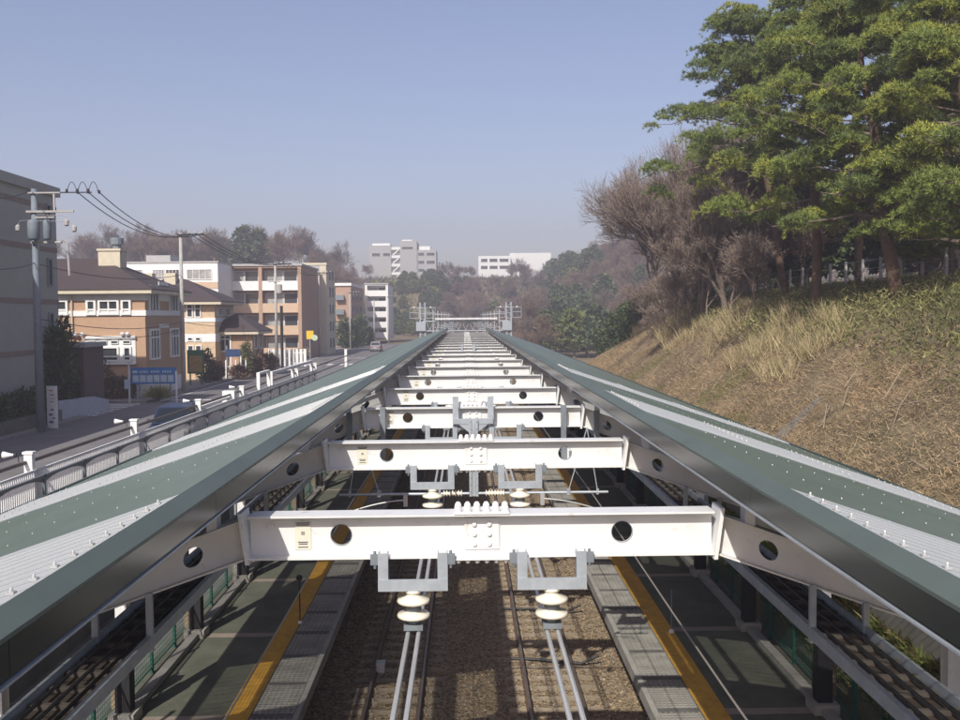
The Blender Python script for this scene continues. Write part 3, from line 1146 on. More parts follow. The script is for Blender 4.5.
# ------------------------------------------------------------------ street on the left
ZR = 2.80
r_ = MB()
r_.box(-20.2, -11.9, -30, 190, 2.5, ZR)
r_.box(-45, -20.2, 52.5, 61.5, 2.5, ZR - .004)
tag(r_.build('road', M_road), kind='structure')
r_ = MB()
r_.box(-11.9, -8.72, -30, 190, 2.6, 2.95)
r_.box(-23.0, -20.2, 61.5, 190, 2.5, 2.93)
r_.box(-23.6, -20.2, -30, 52.5, 2.5, 2.93)
tag(r_.build('pavement', M_pave), kind='structure')
mk = MB()
z0 = ZR + .004
for yy in np.arange(-10, 180, 5.0):
    pass
mk.box(-19.75, -19.6, 62, 185, ZR, z0)
mk.box(-12.35, -12.2, -30, 185, ZR, z0)
for k in range(7):
    mk.box(-20.1 + k * 0.0 - 3.0, -20.1 - .3, 53.6 + k * 1.15, 54.1 + k * 1.15, ZR - .004, z0)
mk.box(-19.3, -16.2, 63.2, 63.7, ZR, z0)
mk.box(-16.0, -13, 126, 126.5, ZR, z0)
for k in range(6):
    mk.box(-19.2 + k * 1.2, -18.6 + k * 1.2, 108, 111, ZR, z0)
tag(mk.build('road_markings', M_paint), kind='structure')

# street railing
root = empty('street_railing', (-11.5, 0, 2.95), 'long white picket railing with dark arched rail beside the left canopy', 'railing')
pk = MB(); 
yy = 16.0
while yy < 76:
    pk.box(-.17, -.12, yy - .014, yy + .014, .05, 1.08)
    yy += .115
pk.box(-.17, -.12, 16, 76, 1.07, 1.12)
pk.box(-.17, -.12, 16, 76, .08, .13)
pk.build('pickets', M_wht, root)
dk = MB()
dk.box(.05, .12, 16, 90, .91, .98)
dk.box(.05, .12, 16, 90, .22, .30)
yy = 17.9
while yy < 76:
    # arched plate under the dark rail between two posts
    N = 10
    for i in range(N):
        t0, t1 = i / N, (i + 1) / N
        za = .90 - .15 * (abs(2 * t0 - 1) ** 3)
        zb = .90 - .15 * (abs(2 * t1 - 1) ** 3)
        dk.quad((.085, yy + 2.77 * t0, za), (.085, yy + 2.77 * t1, zb), (.085, yy + 2.77 * t1, .91), (.085, yy + 2.77 * t0, .91))
    dk.box(.05, .12, yy - .045, yy + .045, 0, 1.0)
    yy += 2.77
dk.build('arched_rail', M_fdark, root)
hr = MB()
hr.tube([(-.36, -5, 1.32), (-.36, 100, 1.32)], .055, 8)
hr.tube([(-.36, -5, .75), (-.36, 100, .75)], .03, 6)
hr.build('handrail', M_rust, root)
first_post = None
for k, yy in enumerate((17.9, 26.2, 34.5, 42.8, 51.1, 67.7, 76.0)):
    a = MB()
    a.box(-.40, -.18, yy - .09, yy + .09, 0, 1.55)
    a.box(-.43, -.15, yy - .12, yy + .12, 1.55, 1.61)
    a.build('post', M_wht, root)
# floodlights
lp0 = None
for k, yy in enumerate((26.0, 34.3, 42.6, 50.9, 67.5)):
    if lp0 is None:
        lp0 = empty('street_floodlight', (0, 0, 0))
        a = MB(); a.lathe([(.03, .10), (.06, .06), (.07, -.05), (.17, -.42), (.165, -.45), (0, -.46)], 16, (0, 0, 0), 'x')
        a.build('lamp_cone', M_wht, lp0, True)
        a = MB(); a.tube([(.10, 0, 0), (.28, 0, -.02), (.30, 0, -.35)], .03, 6); a.lathe([(.05, .06), (.09, .08), (.09, .2), (.05, .22)], 12, (0, 0, 0), 'x')
        a.build('stem', M_black, lp0)
        o = lp0
    else:
        o = copy_tree(lp0)
    o.location = (-12.15, yy, 4.50)
    o.scale = (.55, .55, .55)
    tag(o, '%s white cone lamp on the white posts of the street railing' % (('nearest', 'second', 'third', 'fourth', 'farthest')[k]), 'lamp', 'cone lamps along the railing')
# white gate frame
root = empty('gate_frame', (-11.7, 0, 2.95), 'white open gate frame with a long top bar standing on the street railing', 'gate')
a = MB()
for yy in (54.8, 57.6, 58.4):
    a.box(-.09, .09, yy - .09, yy + .09, 0, 1.95)
a.box(-.09, .09, 54.71, 57.7, 1.951, 2.08)
a.box(-.05, .05, 54.9, 57.5, .35, .45)
a.build('frame', M_wht, root)
a = MB()
a.box(-.07, .07, 58.5, 73.5, 1.74, 1.92)
for yy in (65.5, 73.4):
    a.box(-.08, .08, yy - .08, yy + .08, 0, 1.739)
a.build('top_bar', M_wht, root)
a = MB()
a.box(-.12, .12, 43.2, 49.0, 1.14, 1.22)
a.box(-.3, .3, 48.8, 49.3, .9, 1.50)
o = a.build('parapet_rail', M_wht, None)
o.location = (-11.95, 0, 2.95)
tag(o, 'flat white rail with a short upright end beside the dark blue car', 'rail')
a = MB(); a.box(-.12, .12, -.12, .12, 0, 1.9); a.box(-.15, .15, -.15, .15, 1.9, 1.95)
o = a.build('bollard', M_wht); o.location = (-12.1, 98, 2.95)
tag(o, 'single tall white pillar at the road edge past the gate frame', 'pillar')


# ------------------------------------------------------------------ building helpers
def window(parent, face, u, z, w, h, off, mull=1, trans=0, glass=M_glass, frame=M_wht, fw=.09, dep=.10):
    """window on a wall. face: ('y', y0) faces the viewer, u along X; ('x', x0) faces the tracks, u along Y"""
    ax, c = face
    f = MB(); g = MB()

    def bar(a0, a1, z0, z1, d0, d1, m_):
        if ax == 'y': m_.box(a0, a1, c - d1, c - d0, z0, z1)
        else: m_.box(c + d0, c + d1, a0, a1, z0, z1)
    bar(u, u + w, z, z + fw, 0, dep, f)
    bar(u, u + w, z + h - fw, z + h, 0, dep, f)
    bar(u, u + fw, z + fw, z + h - fw, 0, dep, f)
    bar(u + w - fw, u + w, z + fw, z + h - fw, 0, dep, f)
    for k in range(1, mull):
        x_ = u + w * k / mull
        bar(x_ - fw * .35, x_ + fw * .35, z + fw, z + h - fw, 0, dep * .8, f)
    for t in ([trans] if trans else []):
        bar(u + fw, u + w - fw, z + h * t - fw * .4, z + h * t + fw * .4, 0, dep * .85, f)
    bar(u + fw * .5, u + w - fw * .5, z + fw * .5, z + h - fw * .5, .002, dep * .3, g)
    fo = f.build('window', frame, parent)
    g.build('pane', glass, fo)
    return fo


def hip_roof(x0, x1, y0, y1, ze, zt, ov, parent, m_=None, inset=None, name='roof'):
    a = MB()
    X0, X1, Y0_, Y1_ = x0 - ov, x1 + ov, y0 - ov, y1 + ov
    w = min(X1 - X0, Y1_ - Y0_) / 2 if inset is None else inset
    if (X1 - X0) > (Y1_ - Y0_):
        ra, rb = (X0 + w, (Y0_ + Y1_) / 2), (X1 - w, (Y0_ + Y1_) / 2)
    else:
        ra, rb = ((X0 + X1) / 2, Y0_ + w), ((X0 + X1) / 2, Y1_ - w)
    v = [(X0, Y0_, ze), (X1, Y0_, ze), (X1, Y1_, ze), (X0, Y1_, ze), (*ra, zt), (*rb, zt)]
    a.v = [tuple(p) for p in v] + [(p[0], p[1], p[2] - .06) for p in v[:4]]
    if (X1 - X0) > (Y1_ - Y0_):
        a.f = [(0, 1, 5, 4), (1, 2, 5), (2, 3, 4, 5), (3, 0, 4)]
    else:
        a.f = [(0, 1, 4), (1, 2, 5, 4), (2, 3, 5), (3, 0, 4, 5)]
    a.f += [(9, 8, 7, 6), (0, 6, 7, 1), (1, 7, 8, 2), (2, 8, 9, 3), (3, 9, 6, 0)]
    ro = a.build(name, m_ or M_roofb, parent)
    e = MB()
    e.box(X0 + .05, X1 - .05, Y0_ + .05, Y0_ + .2, ze - .3, ze - .062)
    e.box(X1 - .2, X1 - .05, Y0_ + .201, Y1_ - .05, ze - .3, ze - .062)
    e.box(X0 + .05, X1 - .2, Y0_ + .201, Y1_ - .05, ze - .30, ze - .24)
    e.build('eaves_board', M_crm, ro)
    return ro


# grey apartment block at the left edge (flank along the road)
GX = -22.4
p = at(55, 188, 57); gz = p.z
Yg = 57.0 * (GX / p.x)
zt_g = H + (gz - H) * Yg / 57.0
bA = empty('apartment_block', (GX, Yg, 2.9), 'tall grey rendered apartment block with brown bands at the left edge of the street', 'building')
bA.location = (0, 0, 0)
a = MB(); a.box(GX - 14, GX, Yg - 32, Yg, 2.6, zt_g - .5); a.build('wall', M_wallg, bA)
a = MB(); a.box(GX - 14.2, GX + .2, Yg - 32.2, Yg + .2, zt_g - .5, zt_g); a.build('roof_parapet', M_wallg, bA)
a = MB()
for zz in (zt_g - 1.3, 11.75, 8.95, 6.3):
    a.box(GX - 14.03, GX + .03, Yg - 32.03, Yg + .03, zz, zz + .26)
a.build('brown_band', M_bandb, bA)
for zz in (4.0, 7.0, 9.9, 12.8):
    window(bA, ('x', GX), Yg - 1.35, zz, .55, 1.5, 0, glass=M_glass, frame=M_galvd)
    window(bA, ('x', GX), Yg - 14.5, zz, 1.6, 1.4, 0, 2, glass=M_glass, frame=M_galvd)
# purple-brown annex beside it
bB = empty('annex_building', (0, 0, 0), 'low purple brown annex with two narrow slots beside the grey apartment block', 'building')
YA = 54.5
pa = at(83, 343, YA)
a = MB(); a.box(-30, pa.x, YA, YA + 3.0, 2.6, pa.z - .25); a.build('wall', M_purple, bB)
a = MB(); a.box(-30.2, pa.x + .15, YA - .15, YA + 3.15, pa.z - .25, pa.z); a.build('roof_slab', M_gconc, bB)
a = MB()
for q in (69.5, 77):
    x_ = at(q, 380, YA).x
    a.box(x_ - .16, x_ + .16, YA - .03, YA - .002, 3.3, 5.3)
a.build('window', M_glass, bB)
# pale low wall
w = MB()
pw0, pw1 = at(74, 400, 52.5), at(115, 405, 60)
w.prism([(50.2, 2.7), (57.2, 2.7), (57.2, 3.4), (55.0, 3.75), (50.2, 3.9)], 'x', -21.3, -21.0)
tag(w.build('low_wall', mat('shaded_white_wall', (0.44, 0.46, 0.50), 0.85)), 'pale low boundary wall at the side street beside the purple annex', 'wall')  # white wall, its bluish shade put into the base colour
w = MB(); w.box(-22.3, -20.75, 26, 50.0, 2.6, 3.5)
tag(w.build('planter_wall', M_concd), 'long low planter wall holding the dark hedge before the grey block', 'wall')

# brick house with brown hip roof
YH = 65.0
pc = at(147, 392, YH)
HX = pc.x
zE = at(147, 289, YH).z
hA = empty('brick_house', (0, 0, 0), 'orange brick two storey house with dark brown hip roof and white window bays', 'building')
x0h = HX - 13
y1h = YH + 8.2
pxm = FPX / YH
a = MB(); a.box(x0h, HX, YH, y1h, 2.7, zE - .25); a.build('wall', M_brick, hA)
Z = lambda py, Y=YH, x=110: at(x, py, Y).z
a = MB()
a.box(x0h - .08, HX + .08, YH - .08, y1h + .08, Z(316), Z(310.5))
a.box(x0h - .04, HX + .04, YH - .04, y1h + .04, Z(300.5), zE - .26)
a.box(x0h - .06, HX + .06, YH - .06, y1h + .06, 2.75, Z(381))
a.build('white_band', M_wht, hA)
Xp = lambda px, Y=YH: at(px, 330, Y).x
# upper row: three lights with transoms in the white band
for (pa_, pb_) in ((57, 69), (87, 97), (99, 120), (122, 132)):
    window(hA, ('y', YH), Xp(pa_), Z(315), Xp(pb_) - Xp(pa_), Z(299.5) - Z(315), 0, 2 if pb_ - pa_ > 15 else 1, .35, fw=.14, dep=.16)
for (pa_, pb_) in ((58, 67), (88, 96), (99.5, 107.5), (111, 119.5), (122.5, 131.5)):
    window(hA, ('y', YH), Xp(pa_), Z(296.5), Xp(pb_) - Xp(pa_), Z(292.6) - Z(296.5), 0, 1, fw=.05)
a = MB()
a.box(Xp(84.5), Xp(135.5), YH - .07, YH - .004, Z(363.5), Z(336.5))
a.box(Xp(84), Xp(136), YH - .22, YH - .071, Z(338.5), Z(336))
a.box(Xp(84), Xp(136), YH - .18, YH - .071, Z(364.5), Z(362.5))
a.build('bay_panel', M_wht, hA)
for (pa_, pb_) in ((88, 96), (100, 119), (123, 131.5)):
    window(hA, ('y', YH - .07), Xp(pa_), Z(361.5), Xp(pb_) - Xp(pa_), Z(346.5) - Z(361.5), 0, 1, .33, fw=.12, dep=.12)
for (pa_, pb_) in ((88.5, 95.5), (100, 107.5), (111, 118.5), (123, 131)):
    window(hA, ('y', YH - .07), Xp(pa_), Z(344), Xp(pb_) - Xp(pa_), Z(340.5) - Z(344), 0, 1, fw=.05)
a = MB()
for q in (73, 77.5, 84, 124, 129):
    x_ = Xp(q)
    a.lathe([(.0, -.14), (.12, -.1), (.16, 0), (.12, .1), (0, .14)], 10, (x_, YH - .3, Z(334)))
a.build('globe_lamp', M_signw, hA)
# shaded flank towards the tracks
for zz, hh in ((Z(315), 2.0), (Z(361), 2.1)):
    for u0 in (YH + .7, YH + 5.2):
        window(hA, ('x', HX), u0, zz, 2.0, hh, 0, 3, .72, fw=.12, dep=.14)
    b_ = MB(); b_.box(HX + .002, HX + .05, YH + 2.9, YH + 5.0, zz + hh + .05, zz + hh + .3); b_.build('lintel', M_wht, hA)
rf = hip_roof(x0h, HX, YH, y1h, zE, zE + 2.3, .7, hA)
a = MB()
xc = Xp(95)
a.box(xc - .75, xc + .75, YH + 2.9, YH + 4.2, zE + 1.2, zE + 2.75)
a.box(xc - .82, xc + .82, YH + 2.82, YH + 4.28, zE + 2.75, zE + 2.9)
ch = a.build('chimney', M_crm, rf)
a = MB(); a.lathe([(.3, 0), (.3, .3), (.45, .32), (.45, .75), (.3, .8)], 12, (xc + .35, YH + 3.5, zE + 2.9)); a.build('chimney_cowl', M_galvd, ch)
a = MB(); a.tube([(Xp(73), YH - .12, Z(332)), (Xp(73), YH - .12, zE - .3)], .06, 6); a.build('drain_pipe', M_crm, hA)

# second wing and porch of brick
YW = 86.0
hB = empty('brick_annex_house', (0, 0, 0), 'smaller tan brick house with brown hip roof and low porch behind the tall pole', 'building')
WX = Xp(215, YW)
zW = at(215, 301, YW).z
a = MB(); a.box(WX - 9, WX, YW, YW + 7, 2.7, zW - .25); a.build('wall', mat('pale_orange_render', (0.55, 0.41, 0.27), 0.85), hB)
a = MB()
a.box(WX - 9.05, WX + .05, YW - .05, YW + 7.05, at(200, 322, YW).z, at(200, 318, YW).z)
a.box(WX - 9.03, WX + .03, YW - .03, YW + 7.03, at(200, 342, YW).z, at(200, 334, YW).z)
a.build('white_band', M_wht, hB)
for (pa_, pb_, ya, yb) in ((187, 193.5, 317.5, 303), (195, 201.5, 317.5, 303), (187, 193.5, 351, 345), (195, 201.5, 351, 345), (187, 193, 341, 337), (195, 201, 341, 337)):
    window(hB, ('y', YW), Xp(pa_, YW), at(200, ya, YW).z, Xp(pb_, YW) - Xp(pa_, YW), at(200, yb, YW).z - at(200, ya, YW).z, 0, 1, .6 if ya - yb > 8 else 0, fw=.09)
for u0 in (YW + .8, YW + 3.6):
    window(hB, ('x', WX), u0, zW - 1.3, 1.8, .75, 0, 3, fw=.08)
rf = hip_roof(WX - 9, WX, YW, YW + 7, zW, zW + 2.1, .8, hB)
for q in (150, 173):
    a = MB()
    x_ = Xp(q, YW + 3)
    a.box(x_ - .5, x_ + .5, YW + 2.4, YW + 3.4, zW + 1.0, zW + 2.6)
    a.build('chimney', M_crm, rf)
YPo = 88.0
PX0, PX1 = Xp(212, YPo), Xp(252, YPo)
zP = at(230, 331, YPo).z
a = MB(); a.box(PX0, PX1, YPo, YPo + 5, 2.7, zP - .2); a.build('porch_wall', M_brick, hB)
hip_roof(PX0, PX1, YPo, YPo + 5, zP, zP + 1.6, .75, hB, name='porch_roof')
window(hB, ('y', YPo), Xp(219, YPo), at(225, 352, YPo).z, Xp(231, YPo) - Xp(219, YPo), 1.55, 0, 2, .75, fw=.12)
for u0 in (YPo + .6, YPo + 2.7):
    window(hB, ('x', PX1), u0, at(225, 350, YPo).z, 1.2, 1.5, 0, 1, fw=.1)
# white picket frames before the porch
root = empty('garden_gate', (0, 0, 0), 'white slatted garden gate frame before the porch of the small house', 'gate')
a = MB()
xg0, xg1 = at(226, 370, 84).x, at(246, 370, 84).x
for k in range(5):
    x_ = xg0 + (xg1 - xg0) * k / 4
    a.box(x_ - .05, x_ + .05, 83.95, 84.05, 2.9, 4.5 + .35 * (k % 2))
a.build('slats', M_wht, root)
a = MB(); a.box(xg0, xg1, 83.96, 84.04, 3.3, 3.36); a.box(xg0, xg1, 84.051, 84.09, 3.9, 3.96); a.build('cross_bar', M_wht, root)
# blue roadside sign by the porch
root = empty('road_sign', (at(227, 360, 82).x, 82, 2.9), 'dark blue street sign panel on a post before the small house porch', 'sign')
a = MB(); a.tube([(0, 0, 0), (0, 0, 2.9)], .05, 8); a.build('post', M_galv, root)
a = MB(); a.box(-.1, 1.15, -.05, -.02, 1.95, 2.6); a.build('sign_panel', M_blued, root)


def balcony_block(name, label, X0, X1, Yf, depth, zb, zt, floors, bays, wallm, panelm, topm=None, rail=.95, panel_cols=None):
    """block of flats whose front faces the viewer: deep balconies between piers and parapets"""
    root = empty(name, (0, 0, 0), label, 'building', None)
    a = MB(); a.box(X0, X1, Yf + 1.3, Yf + depth, zb - .6, zt); a.build('wall', wallm, root)
    pr = MB()
    pw = .45
    bw = (X1 - X0 - pw) / bays
    for k in range(bays + 1):
        pr.box(X0 + k * bw, X0 + k * bw + pw, Yf, Yf + 1.3, zb - .6, zt)
    pr.build('pier', wallm, root)
    fh = (zt - zb) / floors
    sl = MB()
    for q in range(floors + 1):
        z_ = zb + q * fh
        sl.box(X0 + .002, X1 - .002, Yf + .06, Yf + 1.299, z_ - .25 + (.0), z_ - .002)
    sl.build('floor_slab', wallm, root)
    for q in range(floors):
        z_ = zb + q * fh
        for k in range(bays):
            p_ = MB()
            p_.box(X0 + k * bw + pw + .001, X0 + (k + 1) * bw - .001, Yf + .05, Yf + .17, z_ - .26, z_ + rail)
            p_.build('balcony_parapet', (topm if (topm and q == floors - 1) else panelm), root)
            window(root, ('y', Yf + 1.3), X0 + k * bw + pw + .15, z_ + .1, (bw - pw - .3) * .55, fh - .65, 0, 2, glass=M_curt, fw=.08)
            window(root, ('y', Yf + 1.3), X0 + k * bw + pw + .2 + (bw - pw - .3) * .55, z_ + .1, (bw - pw - .3) * .42, fh - .65, 0, 1, glass=M_glass, fw=.08)
    a = MB(); a.box(X0 - .15, X1 + .15, Yf - .15, Yf + depth + .15, zt, zt + .28); a.build('roof_slab', M_gconc, root)
    return root


YT = 125.0
tX0, tX1 = Xp(220, YT), Xp(302, YT)
zTt = at(260, 266, YT).z
balcony_block('apartment_block', 'tan tiled apartment block with four rows of deep balconies and grey roof edge', tX0, tX1, YT, 14, 3.3, zTt, 4, 2, M_brickt, M_pch, M_wht)
# cream stair tower next to it
YS = 140.0
sX0, sX1 = Xp(303, YS), Xp(327, YS)
zS = at(318, 265, YS).z
root = empty('stair_tower', (0, 0, 0), 'cream stair tower with open landings at the right end of the tan apartment block', 'building')
a = MB()
a.box(sX0, sX1, YS + 1.5, YS + 9, 2.6, zS)
a.build('wall', M_crm, root)
a = MB()
a.box(sX1 - .9, sX1, YS, YS + 1.499, 2.6, zS)
a.build('pier', M_crm, root)
a = MB()
for q in range(4):
    a.box(sX0, sX1 - .901, YS, YS + 1.499, 3.3 + q * 3.05, 4.35 + q * 3.05)
a.box(sX0, sX1 - .901, YS, YS + 1.499, zS - 1.9, zS)
a.build('landing_parapet', M_gconc, root)
a = MB(); a.box(sX0 + .2, sX1 - 1, YS + 1.45, YS + 1.499, 3.0, zS - 2); a.build('back_wall', M_brickt, root)
for q in range(5):
    for u0 in (YS + 3, YS + 6):
        window(root, ('x', sX1), u0, 3.6 + q * 2.5, 1.0, 1.4, 0, 1, frame=M_galvd)
a = MB(); a.box(sX0, sX1 + .1, YS - .1, YS + 9.1, zS, zS + .3); a.build('roof_slab', M_crm, root)
# white block behind the brick house
YWb = 118.0
wX0, wX1 = Xp(112, YWb), Xp(219, YWb)
zWb = at(180, 263, YWb).z
root = empty('apartment_block', (0, 0, 0), 'low white apartment block with long window bands behind the brick house', 'building')
a = MB(); a.box(wX0, wX1, YWb, YWb + 12, 2.6, zWb); a.build('wall', M_wht, root)
a = MB(); a.box(wX0 - .1, wX1 + .1, YWb - .1, YWb + 12.1, zWb, zWb + .2); a.build('roof_slab', M_gconc, root)
a = MB(); a.box(wX0 + .01, wX1 - .01, YWb - .06, YWb - .002, zWb - 3.1, zWb - 2.3); a.build('brick_band', M_pch, root)
for (pa_, pb_, gl) in ((123, 144, M_curt), (154, 166, M_curt), (167, 181, M_glass), (188, 213, M_curt)):
    window(root, ('y', YWb), Xp(pa_, YWb), zWb - 2.0, Xp(pb_, YWb) - Xp(pa_, YWb), 1.25, 0, 4, glass=gl, fw=.07)
for q in (1, 2):
    for pa_ in (123, 150, 170, 192):
        window(root, ('y', YWb), Xp(pa_, YWb), zWb - 2.0 - 3.0 * q, 2.2, 1.25, 0, 3, glass=M_curt, fw=.07)
a = MB(); a.box(wX0 + 3, wX0 + 6, YWb + 4, YWb + 8, zWb + .2, zWb + 1.2); a.build('roof_unit', M_gconc, root)

# farther blocks
YF = 176.0
fX0, fX1 = Xp(336, YF), Xp(351.5, YF)
zF = at(345, 283, YF).z
root = empty('apartment_block', (0, 0, 0), 'narrow tan block with white roof edge beyond the cream stair tower', 'building')
a = MB(); a.box(fX0, fX1, YF, YF + 22, 2.6, zF - .5); a.build('wall', M_brickt, root)
a = MB(); a.box(fX0 - .1, fX1 + .1, YF - .3, YF + 22, zF - .5, zF); a.build('roof_slab', M_wht, root)
a = MB()
for q in range(4):
    a.box(fX0 + .1, fX1 - 1.2, YF - 1.0, YF - .001, 3.4 + q * 2.6, 4.3 + q * 2.6)
a.build('balcony', M_galvd, root)
for q in range(4):
    for u0 in (YF + 2, YF + 8, YF + 14):
        window(root, ('x', fX1), u0, 3.5 + q * 2.6, 3.0, 1.5, 0, 2, frame=M_galvd)
YV = 200.0
vX0, vX1 = Xp(365.5, YV), Xp(388.5, YV)
zV = at(378, 284.5, YV).z
balcony_block('apartment_block', 'white five storey apartment block with stacked white balconies where the road ends', vX0, vX1, YV, 14, 4.0, zV, 5, 1, M_wht, M_wht)
# campus blocks on the hill
YC = 350.0
root = empty('hill_building', (0, 0, 0), 'large grey concrete block with outside stair on the left hilltop', 'building')
cx0, cx1, cx2, cx3 = Xp(370, YC), Xp(392, YC), Xp(401, YC), Xp(437, YC)
zc0 = at(400, 281, YC).z
a = MB()
a.box(cx0, cx1, YC, YC + 16, zc0 - 4, at(380, 245.5, YC).z)
a.box(cx2, at(417, 250, YC).x, YC - 1, YC + 16, zc0 - 4, at(410, 241, YC).z)
a.box(at(417, 250, YC).x, cx3, YC - .5, YC + 16, zc0 - 4, at(425, 250, YC).z)
a.build('wall', M_gconc, root)
a = MB(); a.box(cx1, cx2, YC + 2, YC + 16, zc0 - 4, at(395, 248, YC).z); a.build('stair_wall', M_wht, root)
st = MB()
for q in range(4):
    z_ = zc0 + 1 + 3.0 * q
    st.box(cx1 + .02, cx2 - .02, YC + .3, YC + 1.99, z_ + 1.2, z_ + 2.2)
    st.prism([(cx1 + .3, z_ - .6), (cx1 + .9, z_ - .6), (cx2 - .3, z_ + 1.2), (cx2 - .9, z_ + 1.2)], 'y', YC + .4, YC + 1.5)
st.build('stairs', M_wht, root)
a = MB(); a.box(cx0 + 1, cx1 - .5, YC + 2, YC + 12, at(380, 245.5, YC).z, at(380, 243, YC).z); a.box(at(402, 250, YC).x, at(412, 250, YC).x, YC + 1, YC + 8, at(410, 241, YC).z, at(410, 239.5, YC).z)
a.box(at(418, 250, YC).x, at(430, 250, YC).x, YC + 1, YC + 8, at(425, 250, YC).z, at(425, 246, YC).z)
a.build('roof_unit', M_wht, root)
for (pa_, pb_) in ((373, 381), (384, 391), (419, 425), (427.5, 435.5)):
    for py in (253, 261, 269):
        if pa_ < 390 and py != 253: continue
        window(root, ('y', YC - (.5 if pa_ > 400 else 0)), Xp(pa_, YC), at(400, py + 3, YC).z, Xp(pb_, YC) - Xp(pa_, YC), 1.1, 0, 3, fw=.08, frame=M_gconc)
window(root, ('y', YC - 1), Xp(403, YC), at(400, 249.5, YC).z, Xp(414, YC) - Xp(403, YC), .9, 0, 4, fw=.08, frame=M_gconc)
YD = 385.0
root = empty('hill_building', (0, 0, 0), 'long white flat roofed block half hidden by trees on the right hilltop', 'building')
dx0, dx1, dx2 = Xp(479, YD), Xp(511, YD), Xp(552, YD)
a = MB(); a.box(dx0, dx1, YD, YD + 15, 16, at(490, 256, YD).z); a.box(dx1 + .01, dx2, YD + 3, YD + 15, 16, at(520, 252.5, YD).z); a.build('wall', M_wht, root)
for (pa_, pb_) in ((481.5, 488), (490, 498), (500, 509)):
    for py in (262, 269):
        window(root, ('y', YD), Xp(pa_, YD), at(490, py, YD).z, Xp(pb_, YD) - Xp(pa_, YD), 1.3, 0, 3, fw=.08, frame=M_gconc)
w = MB()
yk = 335
w.box(Xp(438, yk), Xp(475, yk), yk, yk + 1.5, at(455, 298, yk).z, at(455, 283, yk).z)
tag(w.build('retaining_wall', M_conc), 'pale concrete retaining wall on the far hillside below the white blocks', 'wall')

# ------------------------------------------------------------------ utility poles and cables
def pole(x, y, zt, mm, label, r=.17):
    root = empty('utility_pole', (x, y, 2.85), label, 'utility pole', 'utility poles along the street')
    a = MB(); a.tube([(0, 0, -.2), (0, 0, zt - 2.85)], r, 12, r * .68)
    a.build('pole', mm, root, True)
    return root


P1 = at(37, 300, 46.0); zp1 = at(35, 189, 46).z
p1 = pole(P1.x, 46, zp1, M_polep, 'nearest utility pole with a transformer against the grey apartment block', .2)
dz = lambda py, px=35, Y=46: at(px, py, Y).z - 2.85
a = MB()
a.box(-.2, 1.3, -.22, -.12, dz(194), dz(192.6)); a.box(-.3, 1.9, -.22, -.12, dz(213), dz(211)); a.box(.1, 1.0, -.22, -.12, dz(218.5), dz(217))
a.box(.96, 1.04, -.2, -.14, dz(210.9), dz(194.1))
a.build('crossarm', M_polec, p1)
a = MB(); a.box(1.3, 2.75, -.2, -.14, dz(193.7), dz(192.6)); a.build('crossarm_end', M_black, p1)
a = MB()
for (xx, rr) in ((.16, .27), (.78, .18)):
    a.lathe([(rr * .7, 0), (rr, .08), (rr, .8), (rr * .9, .88), (rr * .5, .95)], 14, (xx, -.5, dz(241)))
a.build('transformer', M_polep, p1, True)
for xx, py in ((-.65, 232), (1.6, 227), (1.95, 233)):
    a = MB()
    a.lathe([(.05, 0), (.11, .05), (.11, .25), (.05, .32)], 10, (xx, -.3, dz(py)))
    a.tube([(xx, -.3, dz(py) + .3), (xx * .9, -.25, dz(py) + .5), (.2, -.2, dz(py) + .55)], .012, 4)
    a.build('insulator', M_polec, p1)
a = MB()
a.tube([(1.35, -.25, dz(240)), (1.6, -.25, dz(244)), (1.65, -.25, dz(276))], .06, 6)
a.tube([(-.1, -.25, dz(243)), (1.35, -.25, dz(243))], .06, 6)
a.build('conduit', M_polec, p1)
a = MB()
for xx in (1.7, 2.2, 2.7):
    pts = [(xx + .5 * t - .1, -.2, dz(193) + .48 * math.sin(t * math.pi)) for t in [i / 8 for i in range(9)]]
    a.tube(pts, .016, 5)
    a.lathe([(.05, 0), (.065, .05), (.05, .16)], 8, (xx - .1, -.17, dz(193)))
    a.lathe([(.05, 0), (.065, .05), (.05, .16)], 8, (xx + .4, -.17, dz(194.5)))
a.build('jumper_loop', M_black, p1)
P2 = at(184, 392, 70); zp2 = at(183, 233, 70).z
p2 = pole(P2.x, 70, zp2, M_polec, 'tall pale concrete utility pole before the flank of the brick house')
P3 = at(277, 368, 102); zp3 = at(277, 263, 102).z
p3 = pole(P3.x, 102, zp3, M_polec, 'utility pole before the tan apartment block with small boxes')
P4 = at(320, 355, 133); zp4 = at(320, 272, 133).z
p4 = pole(P4.x, 133, zp4, M_polec, 'utility pole in front of the cream stair tower')
P5 = at(350.5, 347, 165); zp5 = at(350, 292, 165).z
p5 = pole(P5.x, 165, zp5, M_polec, 'utility pole in front of the narrow tan block')
P6 = at(391, 340, 196); zp6 = at(391, 297, 196).z
p6 = pole(P6.x, 190, zp6, M_polec, 'farthest utility pole right of the white balcony block')
P7 = at(374.5, 345, 180); 
p7 = pole(P7.x, 180, at(374, 300, 180).z, M_polec, 'slim utility pole before the white balcony block')
for (pp, zt, sc) in ((p2, zp2, 1), (p3, zp3, 1), (p4, zp4, 1), (p5, zp5, 1), (p6, zp6, 1)):
    a = MB(); h_ = zt - 2.85
    a.box(-.2, 1.7, -.2, -.1, h_ - .18, h_ - .08)
    a.build('crossarm', M_black, pp)
    for xx in (.7, 1.15, 1.6):
        a = MB()
        a.lathe([(.06, 0), (.09, .05), (.06, .22)], 8, (xx, -.15, h_ - .08))
        a.build('insulator', M_polec, pp)
a = MB(); a.lathe([(.25, 0), (.3, .1), (.3, .9), (.2, 1.0)], 12, (.45, -.3, zp3 - 2.85 - 3.2)); a.box(-.7, .5, -.2, -.1, zp3 - 2.85 - 2.0, zp3 - 2.85 - 1.9); a.build('transformer', M_polec, p3)
